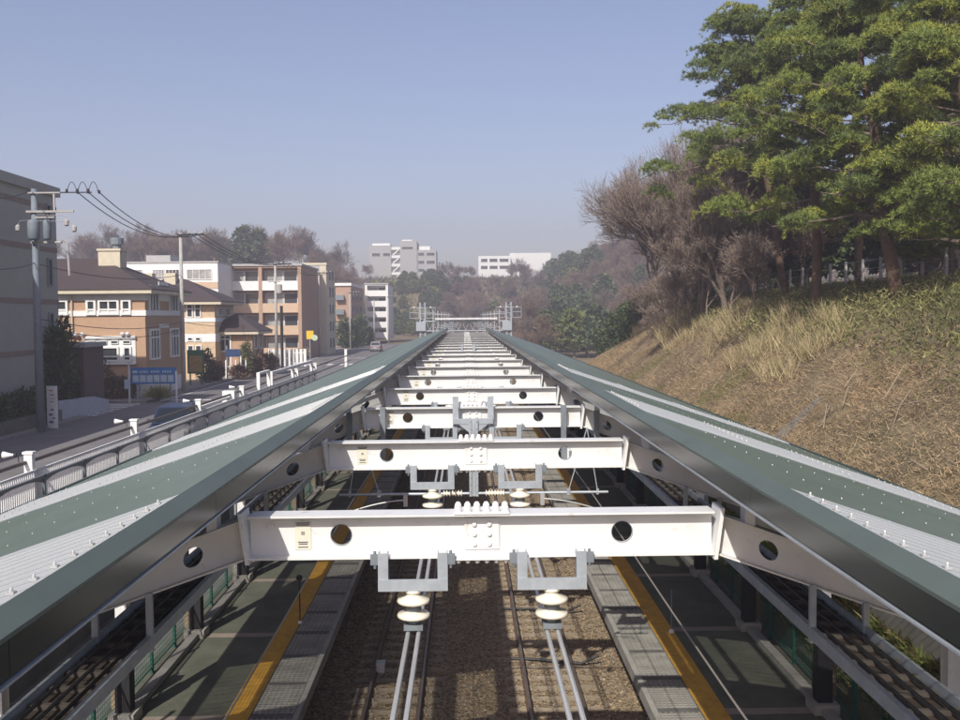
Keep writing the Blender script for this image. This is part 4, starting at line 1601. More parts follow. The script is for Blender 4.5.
a = MB(); a.tube([(.55, .1, -.2), (.55, .1, 6.5)], .16, 8); a.build('steel_support', M_black, p3)
a = MB(); a.box(-.5, 1.6, -.15, -.05, 4.0, 4.1); a.build('lamp_arm', M_galv, p4)


def cable(pa, pb, sag, label, r=.03, n=16, group='cables between the poles'):
    a = MB()
    pa, pb = Vector(pa), Vector(pb)
    pts = []
    for i in range(n + 1):
        t = i / n
        p_ = pa.lerp(pb, t)
        p_.z -= sag * 4 * t * (1 - t)
        pts.append(p_)
    a.tube(pts, r, 5)
    return tag(a.build('overhead_cable', M_wire), label, 'cable', group)


OW = ('left', 'middle', 'right')
for k in range(3):
    A_ = (P1.x + 1.7 + .5 * k + .3, 45.85, zp1 - .1)
    B_ = (P2.x + .7 + .45 * k, 69.85, zp2 - .05)
    C_ = (P3.x + .7 + .45 * k, 101.85, zp3 - .05)
    D_ = (P4.x + .7 + .45 * k, 132.85, zp4 - .05)
    cable(A_, B_, 1.0, '%s one of three top cables from the transformer pole to the concrete pole' % OW[k], .024)
    cable(B_, C_, .9, '%s one of three top cables from the concrete pole to the tan block pole' % OW[k], .026)
    cable(C_, D_, .8, '%s of three top cables from the tan block pole to the stair tower pole' % OW[k], .024)
cable((P1.x, 45.7, dz(263) + 2.85), (P2.x, 69.8, at(183, 275, 70).z), .5, 'upper dark line crossing before the brick house roof', .02)
cable((P1.x, 45.7, dz(318) + 2.85), (P2.x, 69.8, at(183, 322, 70).z), .5, 'middle dark line crossing before the brick house front', .02)
cable((P1.x, 45.7, dz(325) + 2.85), (P2.x, 69.8, at(183, 329, 70).z), .6, 'lower dark line crossing before the brick house front', .02)
cable((P2.x, 70, at(183, 322, 70).z), (P3.x, 102, at(277, 320, 102).z), .5, 'low dark line from the tall concrete pole past the porch', .02)
cable((P1.x, 45.7, zp1 - .1), at(-60, 184, 30), .4, 'dark line leading off to the left from the transformer pole', .024)
cable((P1.x, 45.7, dz(264) + 2.85), at(-60, 258, 30), .3, 'lower line leading off to the left from the transformer pole', .02)

# ------------------------------------------------------------------ signs on the street
root = empty('notice_board', (0, 0, 0), 'wide blue notice board with white panels before the brick house', 'notice board')
YN = 63.2
n0, n1 = at(131, 380, YN), at(176, 380, YN)
zb_, zt_ = at(153, 384, YN).z, at(153, 367.5, YN).z
a = MB(); a.box(n0.x, n1.x, YN, YN + .14, zb_, zt_); a.build('board', M_blue, root)
a = MB()
nw = (n1.x - n0.x)
for k in range(14):
    if k in (4, 9): continue
    a.box(n0.x + .55 + k * .15, n0.x + .64 + k * .15, YN - .012, YN - .002, zt_ - .34, zt_ - .2)
a.box(n0.x + .12, n0.x + .42, YN - .012, YN - .002, zt_ - .36, zt_ - .18)
a.build('pale_lettering', M_pale, root)
a = MB()
for k in range(6):
    x_ = n0.x + .12 + k * (nw - .2) / 6
    a.box(x_, x_ + (nw - .2) / 6 - .07, YN - .015, YN - .002, zb_ + .13, zt_ - .5)
a.build('notice_panel', M_pale, root)
a = MB(); a.box(n0.x + .1, n1.x - .1, YN - .012, YN - .002, zt_ - .46, zt_ - .43); a.build('grey_rule', M_galvd, root)
for x_ in (n0.x + .4, n1.x - .4):
    a = MB()
    a.box(x_ - .06, x_ + .06, YN + .02, YN + .12, 2.8, zb_)
    a.build('leg', M_galv, root)
for (px_, ytop, Y_, lab) in ((129.5, 362, 61.5, 'white sign post with a small blue plate left of the blue notice board'), (176.5, 371, 61.8, 'thin white post right of the blue notice board')):
    p_ = at(px_, 392, Y_)
    root = empty('sign_post', (p_.x, Y_, 2.8), lab, 'post')
    a = MB(); a.tube([(0, 0, 0), (0, 0, at(px_, ytop, Y_).z - 2.8)], .06, 8); a.build('post', M_signw, root)
    if px_ < 150:
        a = MB(); a.box(-.28, .1, -.1, -.07, .9, 1.5); a.build('small_plate', M_pale, root)
root = empty('sign_board', (at(50.5, 403, 47).x, 47.2, 2.85), 'upright white sign board with red and blue print before the hedge', 'sign')
zh = at(50, 386, 47.2).z - 2.85
a = MB(); a.box(-.24, .24, -.06, .06, 0, zh); a.build('panel', M_signw, root)
a = MB()
for k, (x_, z_, w_, h_) in enumerate(((-.12, .88, .2, .05), (-.1, .78, .25, .05), (-.02, .70, .18, .04), (-.1, .62, .2, .04))):
    a.box(x_, x_ + w_, -.068, -.061, zh * z_, zh * z_ + h_)
a.build('red_print', M_red, root)
a = MB()
for k, (x_, z_, w_, h_) in enumerate(((-.16, .3, .2, .1), (-.05, .42, .14, .08), (-.14, .12, .2, .12), (.02, .22, .12, .08))):
    a.box(x_, x_ + w_, -.068, -.061, zh * z_, zh * z_ + h_)
a.build('blue_print', mat('violet_print', (0.13, 0.10, 0.25), 0.7), root)
a = MB(); a.box(-.3, -.241, -.07, .07, 0, zh); a.build('side_frame', M_black, root)
root = empty('map_board', (at(196, 378, 76).x, 76, 2.9), 'green framed map board beside the tall concrete pole', 'notice board')
a = MB(); a.box(-.65, .65, 0, .1, .9, 2.75); a.build('frame', M_signg, root)
a = MB(); a.box(-.5, .5, -.03, -.002, 1.05, 2.3); a.build('map_panel', M_signo, root)
a = MB(); a.box(-.05, .05, .01, .09, 0, .9); rep(a.build('leg', M_signg, root), [(-.45, 0, 0), (.45, 0, 0)])
root = empty('warning_sign', (at(310, 345, 118).x, 118, 2.9), 'yellow square warning sign with a pale disc before the cream stair tower', 'sign')
a = MB(); a.tube([(0, 0, 0), (0, 0, 3.4)], .05, 6); a.build('post', M_galv, root)
a = MB(); a.box(-.4, .45, -.08, -.04, 2.6, 3.6); a.build('yellow_panel', M_signy, root)
a = MB(); a.lathe([(.36, -.02), (.36, .02)], 16, (.6, -.12, 2.75), 'y'); a.build('round_disc', mat('pale_green_disc', (0.45, 0.55, 0.40), 0.5), root)
root = empty('white_fence', (0, 0, 0), 'white panel fence between the small house porch and the tan apartment block', 'fence')
a = MB()
YQ = 104.0
q0, q1 = at(268, 355, YQ).x, at(305, 355, YQ).x
k = 0
x_ = q0
while x_ < q1:
    a.box(x_, x_ + .3, YQ, YQ + .06, 2.9, 4.75); x_ += .42
a.build('fence_panel', M_wht, root)
a = MB(); a.box(q0, q1, YQ + .061, YQ + .12, 4.3, 4.4); a.box(q0, q1, YQ + .061, YQ + .12, 3.2, 3.3); a.build('fence_rail', M_wht, root)


# ------------------------------------------------------------------ cars
def car(name, label, loc, rot, paint, L=4.2, W=1.68, Hh=1.48, van=False):
    root = empty(name, loc, label, 'car')
    root.rotation_euler = (0, 0, rot)
    # front towards -Y. loft body sections along Y
    secs = [(-.50, .34, .62, .74), (-.47, .24, .70, .90), (-.36, .20, .80, .96), (-.22, .20, .90, .99), (.0, .20, .93, 1.0), (.25, .20, .94, 1.0), (.40, .22, .94, .98), (.48, .28, .90, .92), (.50, .38, .84, .84)]
    m_ = MB(); idx = []
    for (t, zb2, zt2, wf) in secs:
        hw = W / 2 * wf
        y_ = t * L
        ring = [(-hw * .92, y_, zb2), (-hw, y_, zb2 + .12), (-hw, y_, zt2 - .16), (-hw * .93, y_, zt2), (hw * .93, y_, zt2), (hw, y_, zt2 - .16), (hw, y_, zb2 + .12), (hw * .92, y_, zb2)]
        idx.append(len(m_.v)); m_.v += ring
    for a0, b0 in zip(idx[:-1], idx[1:]):
        for q in range(8):
            r2 = (q + 1) % 8
            m_.f.append((a0 + q, a0 + r2, b0 + r2, b0 + q))
    m_.f.append(tuple(idx[0] + q for q in range(8))); m_.f.append(tuple(idx[-1] + q for q in reversed(range(8))))
    body = m_.build('body', paint, root)
    def cabin(mm, y0, y1, y2, y3, zb2, zt2, wb, wt):
        v = [(-wb, y0, zb2), (wb, y0, zb2), (wb, y3, zb2), (-wb, y3, zb2), (-wt, y1, zt2), (wt, y1, zt2), (wt, y2, zt2), (-wt, y2, zt2)]
        i = len(mm.v); mm.v += v
        mm.f += [(i + 4, i + 5, i + 6, i + 7), (i, i + 1, i + 5, i + 4), (i + 1, i + 2, i + 6, i + 5), (i + 2, i + 3, i + 7, i + 6), (i + 3, i, i + 4, i + 7)]
    hb = W / 2 * .90; ht = W / 2 * .76
    yb0, yb1, yb2, yb3 = -.27 * L, -.10 * L, .40 * L, .485 * L
    r_ = MB(); cabin(r_, yb0, yb1, yb2, yb3, .90, Hh, hb, ht); r_.build('cabin', paint, root)
    def lerp(a, b, t): return a + (b - a) * t
    g = MB()
    def fq(t0, t1, s0, s1):   # windscreen quad in (height t, width s)
        pts = []
        for t, s_ in ((t0, -s0), (t0, s0), (t1, s1), (t1, -s1)):
            pts.append((lerp(hb, ht, t) * s_, lerp(yb0, yb1, t) - .012, lerp(.90, Hh, t) + .012))
        g.quad(*pts)
    fq(.08, .90, .92, .90)
    g.build('windscreen', M_carg, root)
    g = MB()
    pts = [(lerp(hb, ht, t) * s_, lerp(yb3, yb2, t) + .012, lerp(.90, Hh, t) + .005) for t, s_ in ((.15, .9), (.15, -.9), (.85, -.88), (.85, .88))]
    g.quad(*pts); g.build('rear_window', M_carg, root)
    for s in (-1, 1):
        for (fa, fb) in ((.12, .44), (.48, .86)):
            g = MB()
            def sp_(f, t): return (s * (lerp(hb, ht, t) + .012), lerp(lerp(yb0, yb3, f), lerp(yb1, yb2, f), t), lerp(.90, Hh, t))
            g.quad(sp_(fa, .1), sp_(fb, .1), sp_(fb, .85), sp_(fa, .85)); g.build('side_window', M_carg, root)
        for yy in (-.31 * L, .31 * L):
            wv = MB(); wv.lathe([(.0, -.09), (.22, -.1), (.30, -.08), (.31, 0), (.30, .08), (.22, .1), (0, .09)], 18, (s * (W / 2 - .10), yy, .31), 'x')
            wo_ = wv.build('wheel', M_tyre, root)
            rv = MB(); rv.lathe([(0, -.005), (.19, -.005), (.19, .01), (0, .015)], 14, (s * (W / 2 + .0), yy, .31), 'x'); rv.build('rim', M_rim, wo_)
        h_ = MB(); h_.box(s * .60 - .16, s * .60 + .16, -.497 * L - .02, -.46 * L, .56, .70); h_.build('headlight', M_lampg, root)
        h_ = MB(); h_.box(s * .64 - .1, s * .64 + .1, .47 * L, .503 * L + .01, .62, .80); h_.build('tail_lamp', M_tail, root)
        h_ = MB(); h_.box(s * (W / 2 + .08) - .08, s * (W / 2 + .08) + .08, -.2 * L, -.2 * L + .1, .93, 1.06); h_.build('door_mirror', paint, root)
    pl_ = MB(); pl_.box(-.17, .17, -.515 * L, -.502 * L, .40, .52); pl_.box(-.17, .17, .503 * L, .51 * L, .55, .68); pl_.build('number_plate', M_signw, root)
    return root


pcar = at(172, 410, 41.5)
car('parked_car', 'dark blue car facing the viewer behind the white railing', (pcar.x, 42.0, ZR), R(4), M_carb, Hh=1.55)
pc2 = at(376.5, 350, 150)
car('parked_car', 'silver pink car far down the street seen from behind', (pc2.x, 150, ZR), R(180), M_cars, Hh=1.5)


# ------------------------------------------------------------------ vegetation
def shrub_tris(c, rad, n, L, W, flat=1.0):
    d = unit(n)
    rr = (0.45 + 0.6 * rng.random((n, 1)) ** 0.6)
    lump = 1 + .22 * np.sin(d[:, :1] * 5 + c[0]) * np.cos(d[:, 1:2] * 4 + c[1])
    P = np.array(c) + d * rr * lump * np.array(rad)
    D = d * .7 + unit(n) * .8 + np.array([0, 0, .2])
    D /= np.linalg.norm(D, axis=1, keepdims=True)
    return blades(P, D, L * (.6 + .8 * rng.random(n)), W * (.6 + .8 * rng.random(n)))


def shrub(name, label, cat, base, rad, n, L, W, mats, weights=None, group=None, stem=True):
    root = empty(name, base, label, cat, group)
    V = shrub_tris((0, 0, rad[2] * .95), rad, n, L, W)
    V[:, :, 2] = np.maximum(V[:, :, 2], 0.0)
    tri_mesh('foliage', V, mats, weights, root)
    if stem:
        a = MB()
        for q in range(4):
            an = q * 1.7
            a.tube([(0, 0, -.1), (rad[0] * .3 * math.cos(an), rad[1] * .3 * math.sin(an), rad[2] * .6), (rad[0] * .6 * math.cos(an), rad[1] * .6 * math.sin(an), rad[2] * 1.2)], [.05, .035, .012], 5)
        a.build('stem', M_barkl, root)
    return root


L_ = M_leaf
# --- bare trees: recursive branching
def bare_tree_mesh(h, spread, seed, maxd=6, r0=.2, lean=(0, 0), nb=(2, 4), fine=1.0):
    rr = random.Random(seed)
    segs = MB()
    twigs = []

    def grow(p, d, L, r, depth):
        n = 3
        pts = [p]; rad = [r]
        dd = d.copy()
        for i in range(n):
            dd = (dd + Vector((rr.gauss(0, .10), rr.gauss(0, .10), rr.gauss(.03, .05)))).normalized()
            pts.append(pts[-1] + dd * (L / n)); rad.append(r * (1 - .38 * (i + 1) / n))
        if r > .018:
            segs.tube(pts, rad, 6 if r > .06 else 4, cap=False)
        else:
            for a_, b_ in zip(pts[:-1], pts[1:]):
                twigs.append((a_, b_, max(r, .0095)))
        if depth >= maxd: return
        k = rr.randint(*nb)
        for i in range(k + (1 if depth > 2 else 0)):
            t = 1.0 if i == 0 else rr.uniform(.35, 1.0)
            q = t * n
            j = min(n - 1, int(q))
            pp = pts[j].lerp(pts[j + 1], q - j)
            ang = rr.uniform(.25, .75) * spread * (0.5 if i == 0 else 1)
            ax = Vector((rr.gauss(0, 1), rr.gauss(0, 1), rr.gauss(0, 1))).cross(dd).normalized()
            nd = Matrix.Rotation(ang, 3, ax) @ dd
            nd = (nd + Vector((0, 0, .10))).normalized()
            grow(pp, nd, L * rr.uniform(.62, .86), r * (.66 if i == 0 else .5), depth + 1)
    grow(Vector((0, 0, -.3)), Vector((lean[0], lean[1], 1)).normalized(), h * .27, r0, 0)
    return segs, twigs


def twig_tris(tw, w=1.0):
    A = np.array([t[0] for t in tw]); B = np.array([t[1] for t in tw]); r = np.array([t[2] for t in tw]).reshape(-1, 1) * w
    D = B - A
    s1 = np.cross(D, unit(len(A))); s1 /= (np.linalg.norm(s1, axis=1, keepdims=True) + 1e-9)
    T1 = np.stack([A - s1 * r, A + s1 * r, B + s1 * r * .8], 1)
    T2 = np.stack([A - s1 * r, B + s1 * r * .8, B - s1 * r * .8], 1)
    return np.concatenate([T1, T2])


def bare_tree(label, base, h, spread, seed, r0, lean=(0, 0), maxd=6, mats=None, group='bare trees on the right bank'):
    root = empty('bare_tree', base, label, 'tree', group)
    sg, tw = bare_tree_mesh(h, spread, seed, maxd, r0, lean, (3, 4))
    sg.build('trunk', M_barkl, root)
    if tw:
        tri_mesh('crown', twig_tris(tw, 1.0), mats or [M_twig], None, root)
    return root


def gz_(x, y): return float(terrain(np.array([x]), np.array([y]))[0])


for (px, Y, h, sp, seed, r0, lean, lab) in (
        (658, 66, 12.5, .95, 3, .20, (-.16, 0), 'pale bare tree with the widest fan of twigs, leftmost on the right bank'),
        (684, 63, 12.5, .9, 8, .20, (-.10, 0), 'dense brown bare tree right of the fan shaped bare tree'),
        (706, 58, 10.5, 1.0, 41, .20, (-.10, 0), 'middle bare tree with the densest brown crown'),
        (728, 54, 10.0, 1.0, 15, .20, (-.14, .05), 'bare tree just left of the first pine, twigs reaching behind its crown'),
        (755, 58, 12.0, .95, 52, .20, (-.12, .05), 'bare tree half hidden by the leftmost pine'),
        (722, 64, 12.8, .9, 63, .2, (-.10, 0), 'tall bare tree rising behind the middle bare tree'),
        (742, 70, 13.5, .9, 88, .2, (-.10, 0), 'tallest bare tree at the back, showing between the pine boughs'),
        (662, 62, 5.2, 1.25, 91, .08, (-.1, 0), 'low spreading bare bush at the foot of the fan shaped bare tree'),
        (684, 57, 5.0, 1.25, 92, .08, (-.1, 0), 'low bare bush between the two front bare trees'),
        (708, 55, 5.6, 1.25, 93, .08, (-.1, 0), 'low bare bush below the middle bare tree'),
        (734, 51, 5.2, 1.25, 94, .08, (-.1, 0), 'low bare bush left of the leftmost pine trunk'),
        (757, 50, 5.4, 1.25, 95, .08, (-.1, 0), 'low bare bush among the pine trunks'),
        (700, 60, 8.5, 1.1, 77, .13, (-.10, 0), 'small bushy bare tree in front of the dense brown one')):
    x = (px - 466) / FPX * Y
    bare_tree(lab, (x, Y, gz_(x, Y)), h, sp, seed, r0, lean, 7 if h > 6 else 6)


# --- pines
def pine(label, base, h, seed, lean=(0, 0), crown0=.3, width=4.5, pads=150, r0=.26, bias=(0, 0), tint=(.45, .4, .15)):
    rr = random.Random(seed)
    root = empty('pine_tree', base, label, 'pine tree', 'pines on the right bank')
    tk = MB()
    n = 9
    pts, rad = [], []
    wob = [Vector((rr.gauss(0, .10), rr.gauss(0, .10), 0)) * h / 14 for _ in range(n + 1)]
    for i in range(n + 1):
        t = i / n
        pts.append(Vector((lean[0] * h * t ** .8, lean[1] * h * t ** .8, -.4 + (h + .2) * t)) + wob[i] * (1 if i else 0))
        rad.append(r0 * (1 - .82 * t))
    tk.tube(pts, rad, 10)
    to = tk.build('trunk', M_bark, root, True)
    lm = MB()
    C, S_ = [], []

    def trunk_at(t):
        q = t * n; j = min(n - 1, int(q)); return pts[j].lerp(pts[j + 1], q - j)
    nb = int(pads / 6)
    for i in range(nb):
        t = crown0 + (1 - crown0) * ((i + rr.random()) / nb) ** .9
        p = trunk_at(min(t, 1))
        f = (t - crown0) / (1 - crown0)
        reach = width * (0.55 + .45 * math.sin(min(1, f * 1.15 + .18) * math.pi)) * (1.05 - .62 * f) * rr.uniform(.55, 1.15)
        an = i * 2.4 + rr.uniform(-.5, .5)
        dirv = Vector((math.cos(an) + bias[0], math.sin(an) + bias[1], 0)).normalized()
        rise = reach * rr.uniform(-.08, .22) + .3 * f
        bp = [p]
        m_ = 5
        for k in range(1, m_ + 1):
            u = k / m_
            bp.append(p + dirv * (reach * u) + Vector((rr.gauss(0, .09), rr.gauss(0, .09), rise * u ** 1.4 + rr.gauss(0, .07))) * (reach / 3))
        lm.tube(bp, [max(.012, (r0 * .30) * (1 - .6 * f) * (1 - .85 * k / m_)) for k in range(m_ + 1)], 5, cap=False)
        for k in range(6):
            u = 1.0 - .62 * rr.random() ** 1.4
            q = min(u, 1) * m_; j = min(m_ - 1, int(q))
            c = bp[j].lerp(bp[j + 1], q - j)
            side = Vector((-dirv.y, dirv.x, 0))
            off = side * rr.gauss(0, .28) * reach * .5 * (u + .2) + Vector((0, 0, rr.uniform(-.1, .4)))
            c2 = c + off
            if off.length > .4:
                lm.tube([c, c.lerp(c2, .5) + Vector((0, 0, .05)), c2], [.03, .02, .01], 4, cap=False)
            C.append(c2); S_.append(rr.choice((.32, .45, .6, .85)) * rr.uniform(.8, 1.15) * (1.0 - .2 * f))
    lm.build('limbs', M_barkl, root)
    tris, idx = [], []
    for c, s in zip(C, S_):
        # flat pad made of needle tufts
        nt_ = int(85 * (s / .7) ** 2) + 16
        a_ = rng.random(nt_) * 2 * np.pi
        q_ = np.sqrt(rng.random(nt_)) * s * (1 + .3 * np.sin(a_ * 3 + s * 9))
        Pc = np.stack([c.x + q_ * np.cos(a_), c.y + q_ * np.sin(a_), c.z + (1 - (q_ / s) ** 2) * s * .42 + rng.normal(size=nt_) * s * .11], 1)
        nn = 14
        P = np.repeat(Pc, nn, 0)
        D = unit(nt_ * nn) * .9 + np.array([0, 0, .55]) + np.repeat((Pc - np.array(c)) * .5, nn, 0)
        D /= np.linalg.norm(D, axis=1, keepdims=True)
        tris.append(blades(P, D, .11 + .13 * rng.random(nt_ * nn), .008 + .009 * rng.random(nt_ * nn)))
        base_i = rng.choice(3, p=tint) if c.z < 9 or rng.random() < .8 else 0
        ix = np.where(rng.random(nt_ * nn) < .72, base_i, rng.choice(3, nt_ * nn, p=tint))
        idx.append(ix)
    V = np.concatenate(tris); I = np.concatenate(idx)
    tri_mesh('crown', V, [L_['pine_dark'], L_['pine_mid'], L_['pine_yel']], None, root, I)
    return root


def pine_at(px, Y, **k):
    x = (px - 466) / FPX * Y
    return (x, Y, gz_(x, Y))


PT = (.40, .42, .18)
PY = (.22, .43, .35)
pine('leaning pine with the thick reddish trunk in front of the others', pine_at(900, 36), 13.5, 5, (-.13, .02), .22, 5.2, 300, .27, (-.15, -.2), PY)
pine('straight pine with dark trunk left of the leaning pine', pine_at(817, 41), 14.5, 9, (-.01, .0), .22, 4.6, 270, .24, (-.15, -.1), PY)
pine('leftmost pine of the grove, its crown reaching out over the bare trees', pine_at(792, 50), 14.6, 14, (-.15, .0), .46, 7.4, 300, .22, (-.28, 0), PT)
pine('pine at the right edge of the picture with low yellowish boughs', pine_at(975, 33), 13.0, 23, (-.05, .0), .13, 5.0, 320, .24, (-.25, 0), PY)
pine('low bushy pine at the right edge whose boughs hang almost to the slope', pine_at(955, 40), 8.5, 61, (-.03, .0), .12, 3.8, 200, .15, (-.2, 0), PY)
pine('slim pine standing behind the leaning pine', pine_at(930, 43), 17.5, 31, (-.04, .0), .28, 5.4, 290, .2, (-.1, 0), PT)
pine('tallest pine at the back of the grove behind the straight pine', pine_at(865, 54), 21.5, 37, (-.04, .0), .25, 6.4, 330, .24, (-.12, 0), PT)
pine('back pine near the right edge rising out of the picture', pine_at(985, 50), 21, 43, (-.02, 0), .26, 6.4, 300, .24, (-.1, 0), PT)

# --- copies for far woods
def far_ever(seed, h, w, mats, wts, n=1500):
    root = empty('evergreen_tree', (0, 0, 0))
    r2 = np.random.default_rng(seed)
    cl = []
    k = 26
    for i in range(k):
        f = i / k
        an = i * 2.4
        rad = w * (.35 + .65 * math.sin(min(1, .25 + f * .85) * math.pi)) * (.55 + .45 * r2.random())
        cl.append((rad * .7 * math.cos(an), rad * .7 * math.sin(an), h * (.22 + .68 * f), w * (.42 - .14 * f) * (.7 + .6 * r2.random())))
    per = n // k
    T = []
    for (x, y, z, s) in cl:
        d = unit(per)
        d[:, 2] = np.abs(d[:, 2]) * .9 - .25
        P = np.array([x, y, z]) + d * s * (.6 + .45 * rng.random((per, 1)))
        D = d + unit(per) * .8
        D /= np.linalg.norm(D, axis=1, keepdims=True)
        T.append(blades(P, D, (.5 + .5 * rng.random(per)) * .75, (.16 + .2 * rng.random(per))))
    tri_mesh('crown', np.concatenate(T), mats, wts, root)
    a = MB(); a.tube([(0, 0, -1), (0, 0, h * .8)], .2, 6, .06); a.build('trunk', M_barkl, root)
    return root


def far_bare(seed, h, mats):
    root = empty('bare_tree', (0, 0, 0))
    sg, tw = bare_tree_mesh(h, 1.25, seed, 6, .17, (0, 0), (3, 4))
    sg.build('trunk', M_twig, root)
    tw2 = [(a, b_, .022) for a, b_, r in tw]
    tri_mesh('crown', twig_tris(tw2, 1.0), mats, None, root)
    return root


protos = [
    (far_bare(101, 10, [L_['bare']]), 'brown leafless tree'),
    (far_bare(102, 11, [L_['bare2']]), 'greyish leafless tree'),
    (far_bare(103, 9, [L_['bare']]), 'low wide brown leafless tree'),
    (far_ever(104, 9, 3.2, [L_['ever_d'], L_['ever_m']], [2, 1]), 'dark evergreen tree'),
    (far_ever(105, 8, 3.6, [L_['ever_m'], L_['ever_d']], [2, 1]), 'mid green evergreen tree'),
    (far_ever(106, 7, 3.0, [L_['ever_y'], L_['ever_m']], [2, 1]), 'yellow green bushy tree'),
]
used = [False] * len(protos)


def put_far(i, x, y, sc, site):
    pr, lab = protos[i]
    o = copy_tree(pr) if used[i] else pr
    used[i] = True
    o.location = (x, y, gz_(x, y) - .3)
    o.rotation_euler = (0, 0, rnd.uniform(0, 6.28))
    o.scale = (sc * rnd.uniform(.9, 1.15),) * 2 + (sc * rnd.uniform(.9, 1.1),)
    tag(o, lab + ' ' + site, 'tree', lab + 's ' + site)


fr = random.Random(5)
# right far hill: bare wood with evergreen patches (patch centres in photo pixels)
patches = [(575, 318, 30), (600, 290, 18), (555, 275, 20), (525, 290, 10), (590, 262, 14), (500, 300, 12), (565, 340, 16), (535, 262, 6), (620, 268, 8)]
cnt = 0
tries = 0
while cnt < 250 and tries < 9000:
    tries += 1
    px = fr.uniform(474, 690); Y = 150 + 250 * fr.random() ** .8
    x = (px - 466) / FPX * Y
    if x < 8.5 and Y < 290: continue
    z = gz_(x, Y)
    py = 316 + FPX * (H - z - 5) / Y
    if py > 372: continue
    top = 316 + FPX * (H - z - 10.5) / Y
    if 474 < px < 553 and top < (262 if px < 512 else 254): continue
    ev = any((px - a) ** 2 + ((py - b_) * 1.1) ** 2 < r_ * r_ for a, b_, r_ in patches)
    if ev: i = fr.choice([3, 3, 4, 4, 5])
    else: i = fr.choice([0, 0, 1, 2, 2, 1, 0, 2]) if fr.random() > .06 else 3
    put_far(i, x, Y, fr.uniform(.8, 1.2), 'on the far hillside right of the tracks')
    cnt += 1
# left hill: bamboo and bushes at the foot, bare trees along the ridge
for cnt in range(46):
    px = fr.uniform(386, 440); Y = fr.uniform(262, 338)
    x = (px - 466) / FPX * Y
    put_far(fr.choice([4, 5, 5, 4, 5]), x, Y, fr.uniform(.5, .85), 'on the green slope below the hill blocks')
for cnt in range(64):
    px = fr.uniform(438, 486); Y = fr.uniform(284, 330)
    x = (px - 466) / FPX * Y
    put_far(fr.choice([0, 2, 2, 3, 2]), x, Y, fr.uniform(.55, .85), 'on the slope behind the signal gantry')
for cnt in range(66):
    px = fr.uniform(50, 345); Y = fr.uniform(235, 300)
    x = (px - 466) / FPX * Y
    i = fr.choice([0, 1, 1, 0, 2])
    if 228 < px < 262 and fr.random() < .75: i = 3
    put_far(i, x, Y, fr.uniform(1.0, 1.4), 'on the ridge behind the street buildings')
for px, Y in ((444, 352), (452, 356), (463, 350), (470, 360), (366, 345), (356, 338), (344, 330), (528, 372), (548, 374)):
    x = (px - 466) / FPX * Y
    put_far(fr.choice([0, 1, 2]), x, Y, .7, 'beside the hilltop blocks')
# backing wood on the right plateau behind the pines
for k in range(60):
    Y = fr.uniform(58, 125); x = fr.uniform(20, 20 + (Y - 30) * .65)
    if (x / Y) < .30 and Y < 85: continue
    put_far(fr.choice([0, 1, 3, 3, 4, 0]), x, Y, fr.uniform(.7, 1.1), 'behind the pines')
# low scrub that hides the soil of the far hills
n = 150000
X = rng.uniform(-150, 150, n); Y = rng.uniform(150, 400, n)
k_ = (np.abs(X) > np.where(Y < 285, 8.5, 0)) & ~((X < -11) & (X > -34) & (Y < 215)) & (terrain(X, Y) > 3.2)
X, Y = X[k_], Y[k_]; n = len(X)
D = unit(n) * .8 + np.array([0, 0, .6]); D /= np.linalg.norm(D, axis=1, keepdims=True)
V = blades(np.stack([X, Y, terrain(X, Y)], 1), D, .9 + 1.6 * rng.random(n), .12 + .22 * rng.random(n))
gr = (X < -8) & (X > -32) & (Y < 340)
idx = np.where(gr, rng.choice([2, 3, 3, 4], n), rng.choice([0, 1, 1, 1, 2], n))
tag(tri_mesh('far_scrub', V, [L_['bare'], L_['bare2'], L_['ever_m'], L_['ever_y'], L_['sasay']], None, None, idx), 'low scrub covering the far wooded hills', 'scrub', None, 'stuff')
for k, (px, Y) in enumerate(((628, 84), (640, 80), (655, 78), (672, 72), (690, 70), (615, 92))):
    x = (px - 466) / FPX * Y
    shrub('evergreen_bush', ('leftmost', 'second', 'third', 'fourth', 'fifth', 'farthest')[k] + ' dark evergreen bush under the bare trees of the right bank', 'bush', (x, Y, gz_(x, Y) - .2), (1.7, 1.7, 1.7), 2200, .34, .09, [L_['ever_d'], L_['ever_m']], [3, 1], 'dark bushes under the bare trees')

# fence on the crest
root = empty('wire_fence', (0, 0, 0), 'wire fence with pale concrete posts along the top of the right bank', 'fence')
po = MB(); wi = MB()
po.box(-.06, .06, -.06, .06, -.3, 1.7)
locs = []
prev = None
for k in range(26):
    Y = 36 + 2.0 * k
    x = 20.0 - .05 * k
    z = gz_(x, Y)
    locs.append((x, Y, z))
    if prev:
        for h_ in (.4, .8, 1.2, 1.6):
            wi.tube([(prev[0], prev[1], prev[2] + h_), (x, Y, z + h_)], .012, 4)
    prev = (x, Y, z)
rep(po.build('post', M_polec, root), locs); wi.build('wire', M_galv, root)

# --- bank vegetation (uncountable)
def scatter(n, x0, x1, y0, y1, keep):
    X = x0 + (x1 - x0) * rng.random(n); Y = y0 + (y1 - y0) * rng.random(n) ** 1.15
    k = keep(X, Y)
    X, Y = X[k], Y[k]
    Z = terrain(X, Y)
    return np.stack([X, Y, Z], 1)


def pn(X, Y, f=1.0, o=0.0):
    return np.sin(X * .9 * f + o + 1.3 * np.sin(Y * .37 * f)) * np.cos(Y * .55 * f + o * 2 + .8 * np.sin(X * .6 * f)) + .5 * np.sin(X * 2.1 * f + Y * 1.4 * f + o)


upper = lambda X, Y: X - (12.6 + .055 * (Y - 40) * (Y > 40) + .45 * pn(X * 0 + 1, Y, .7)) 
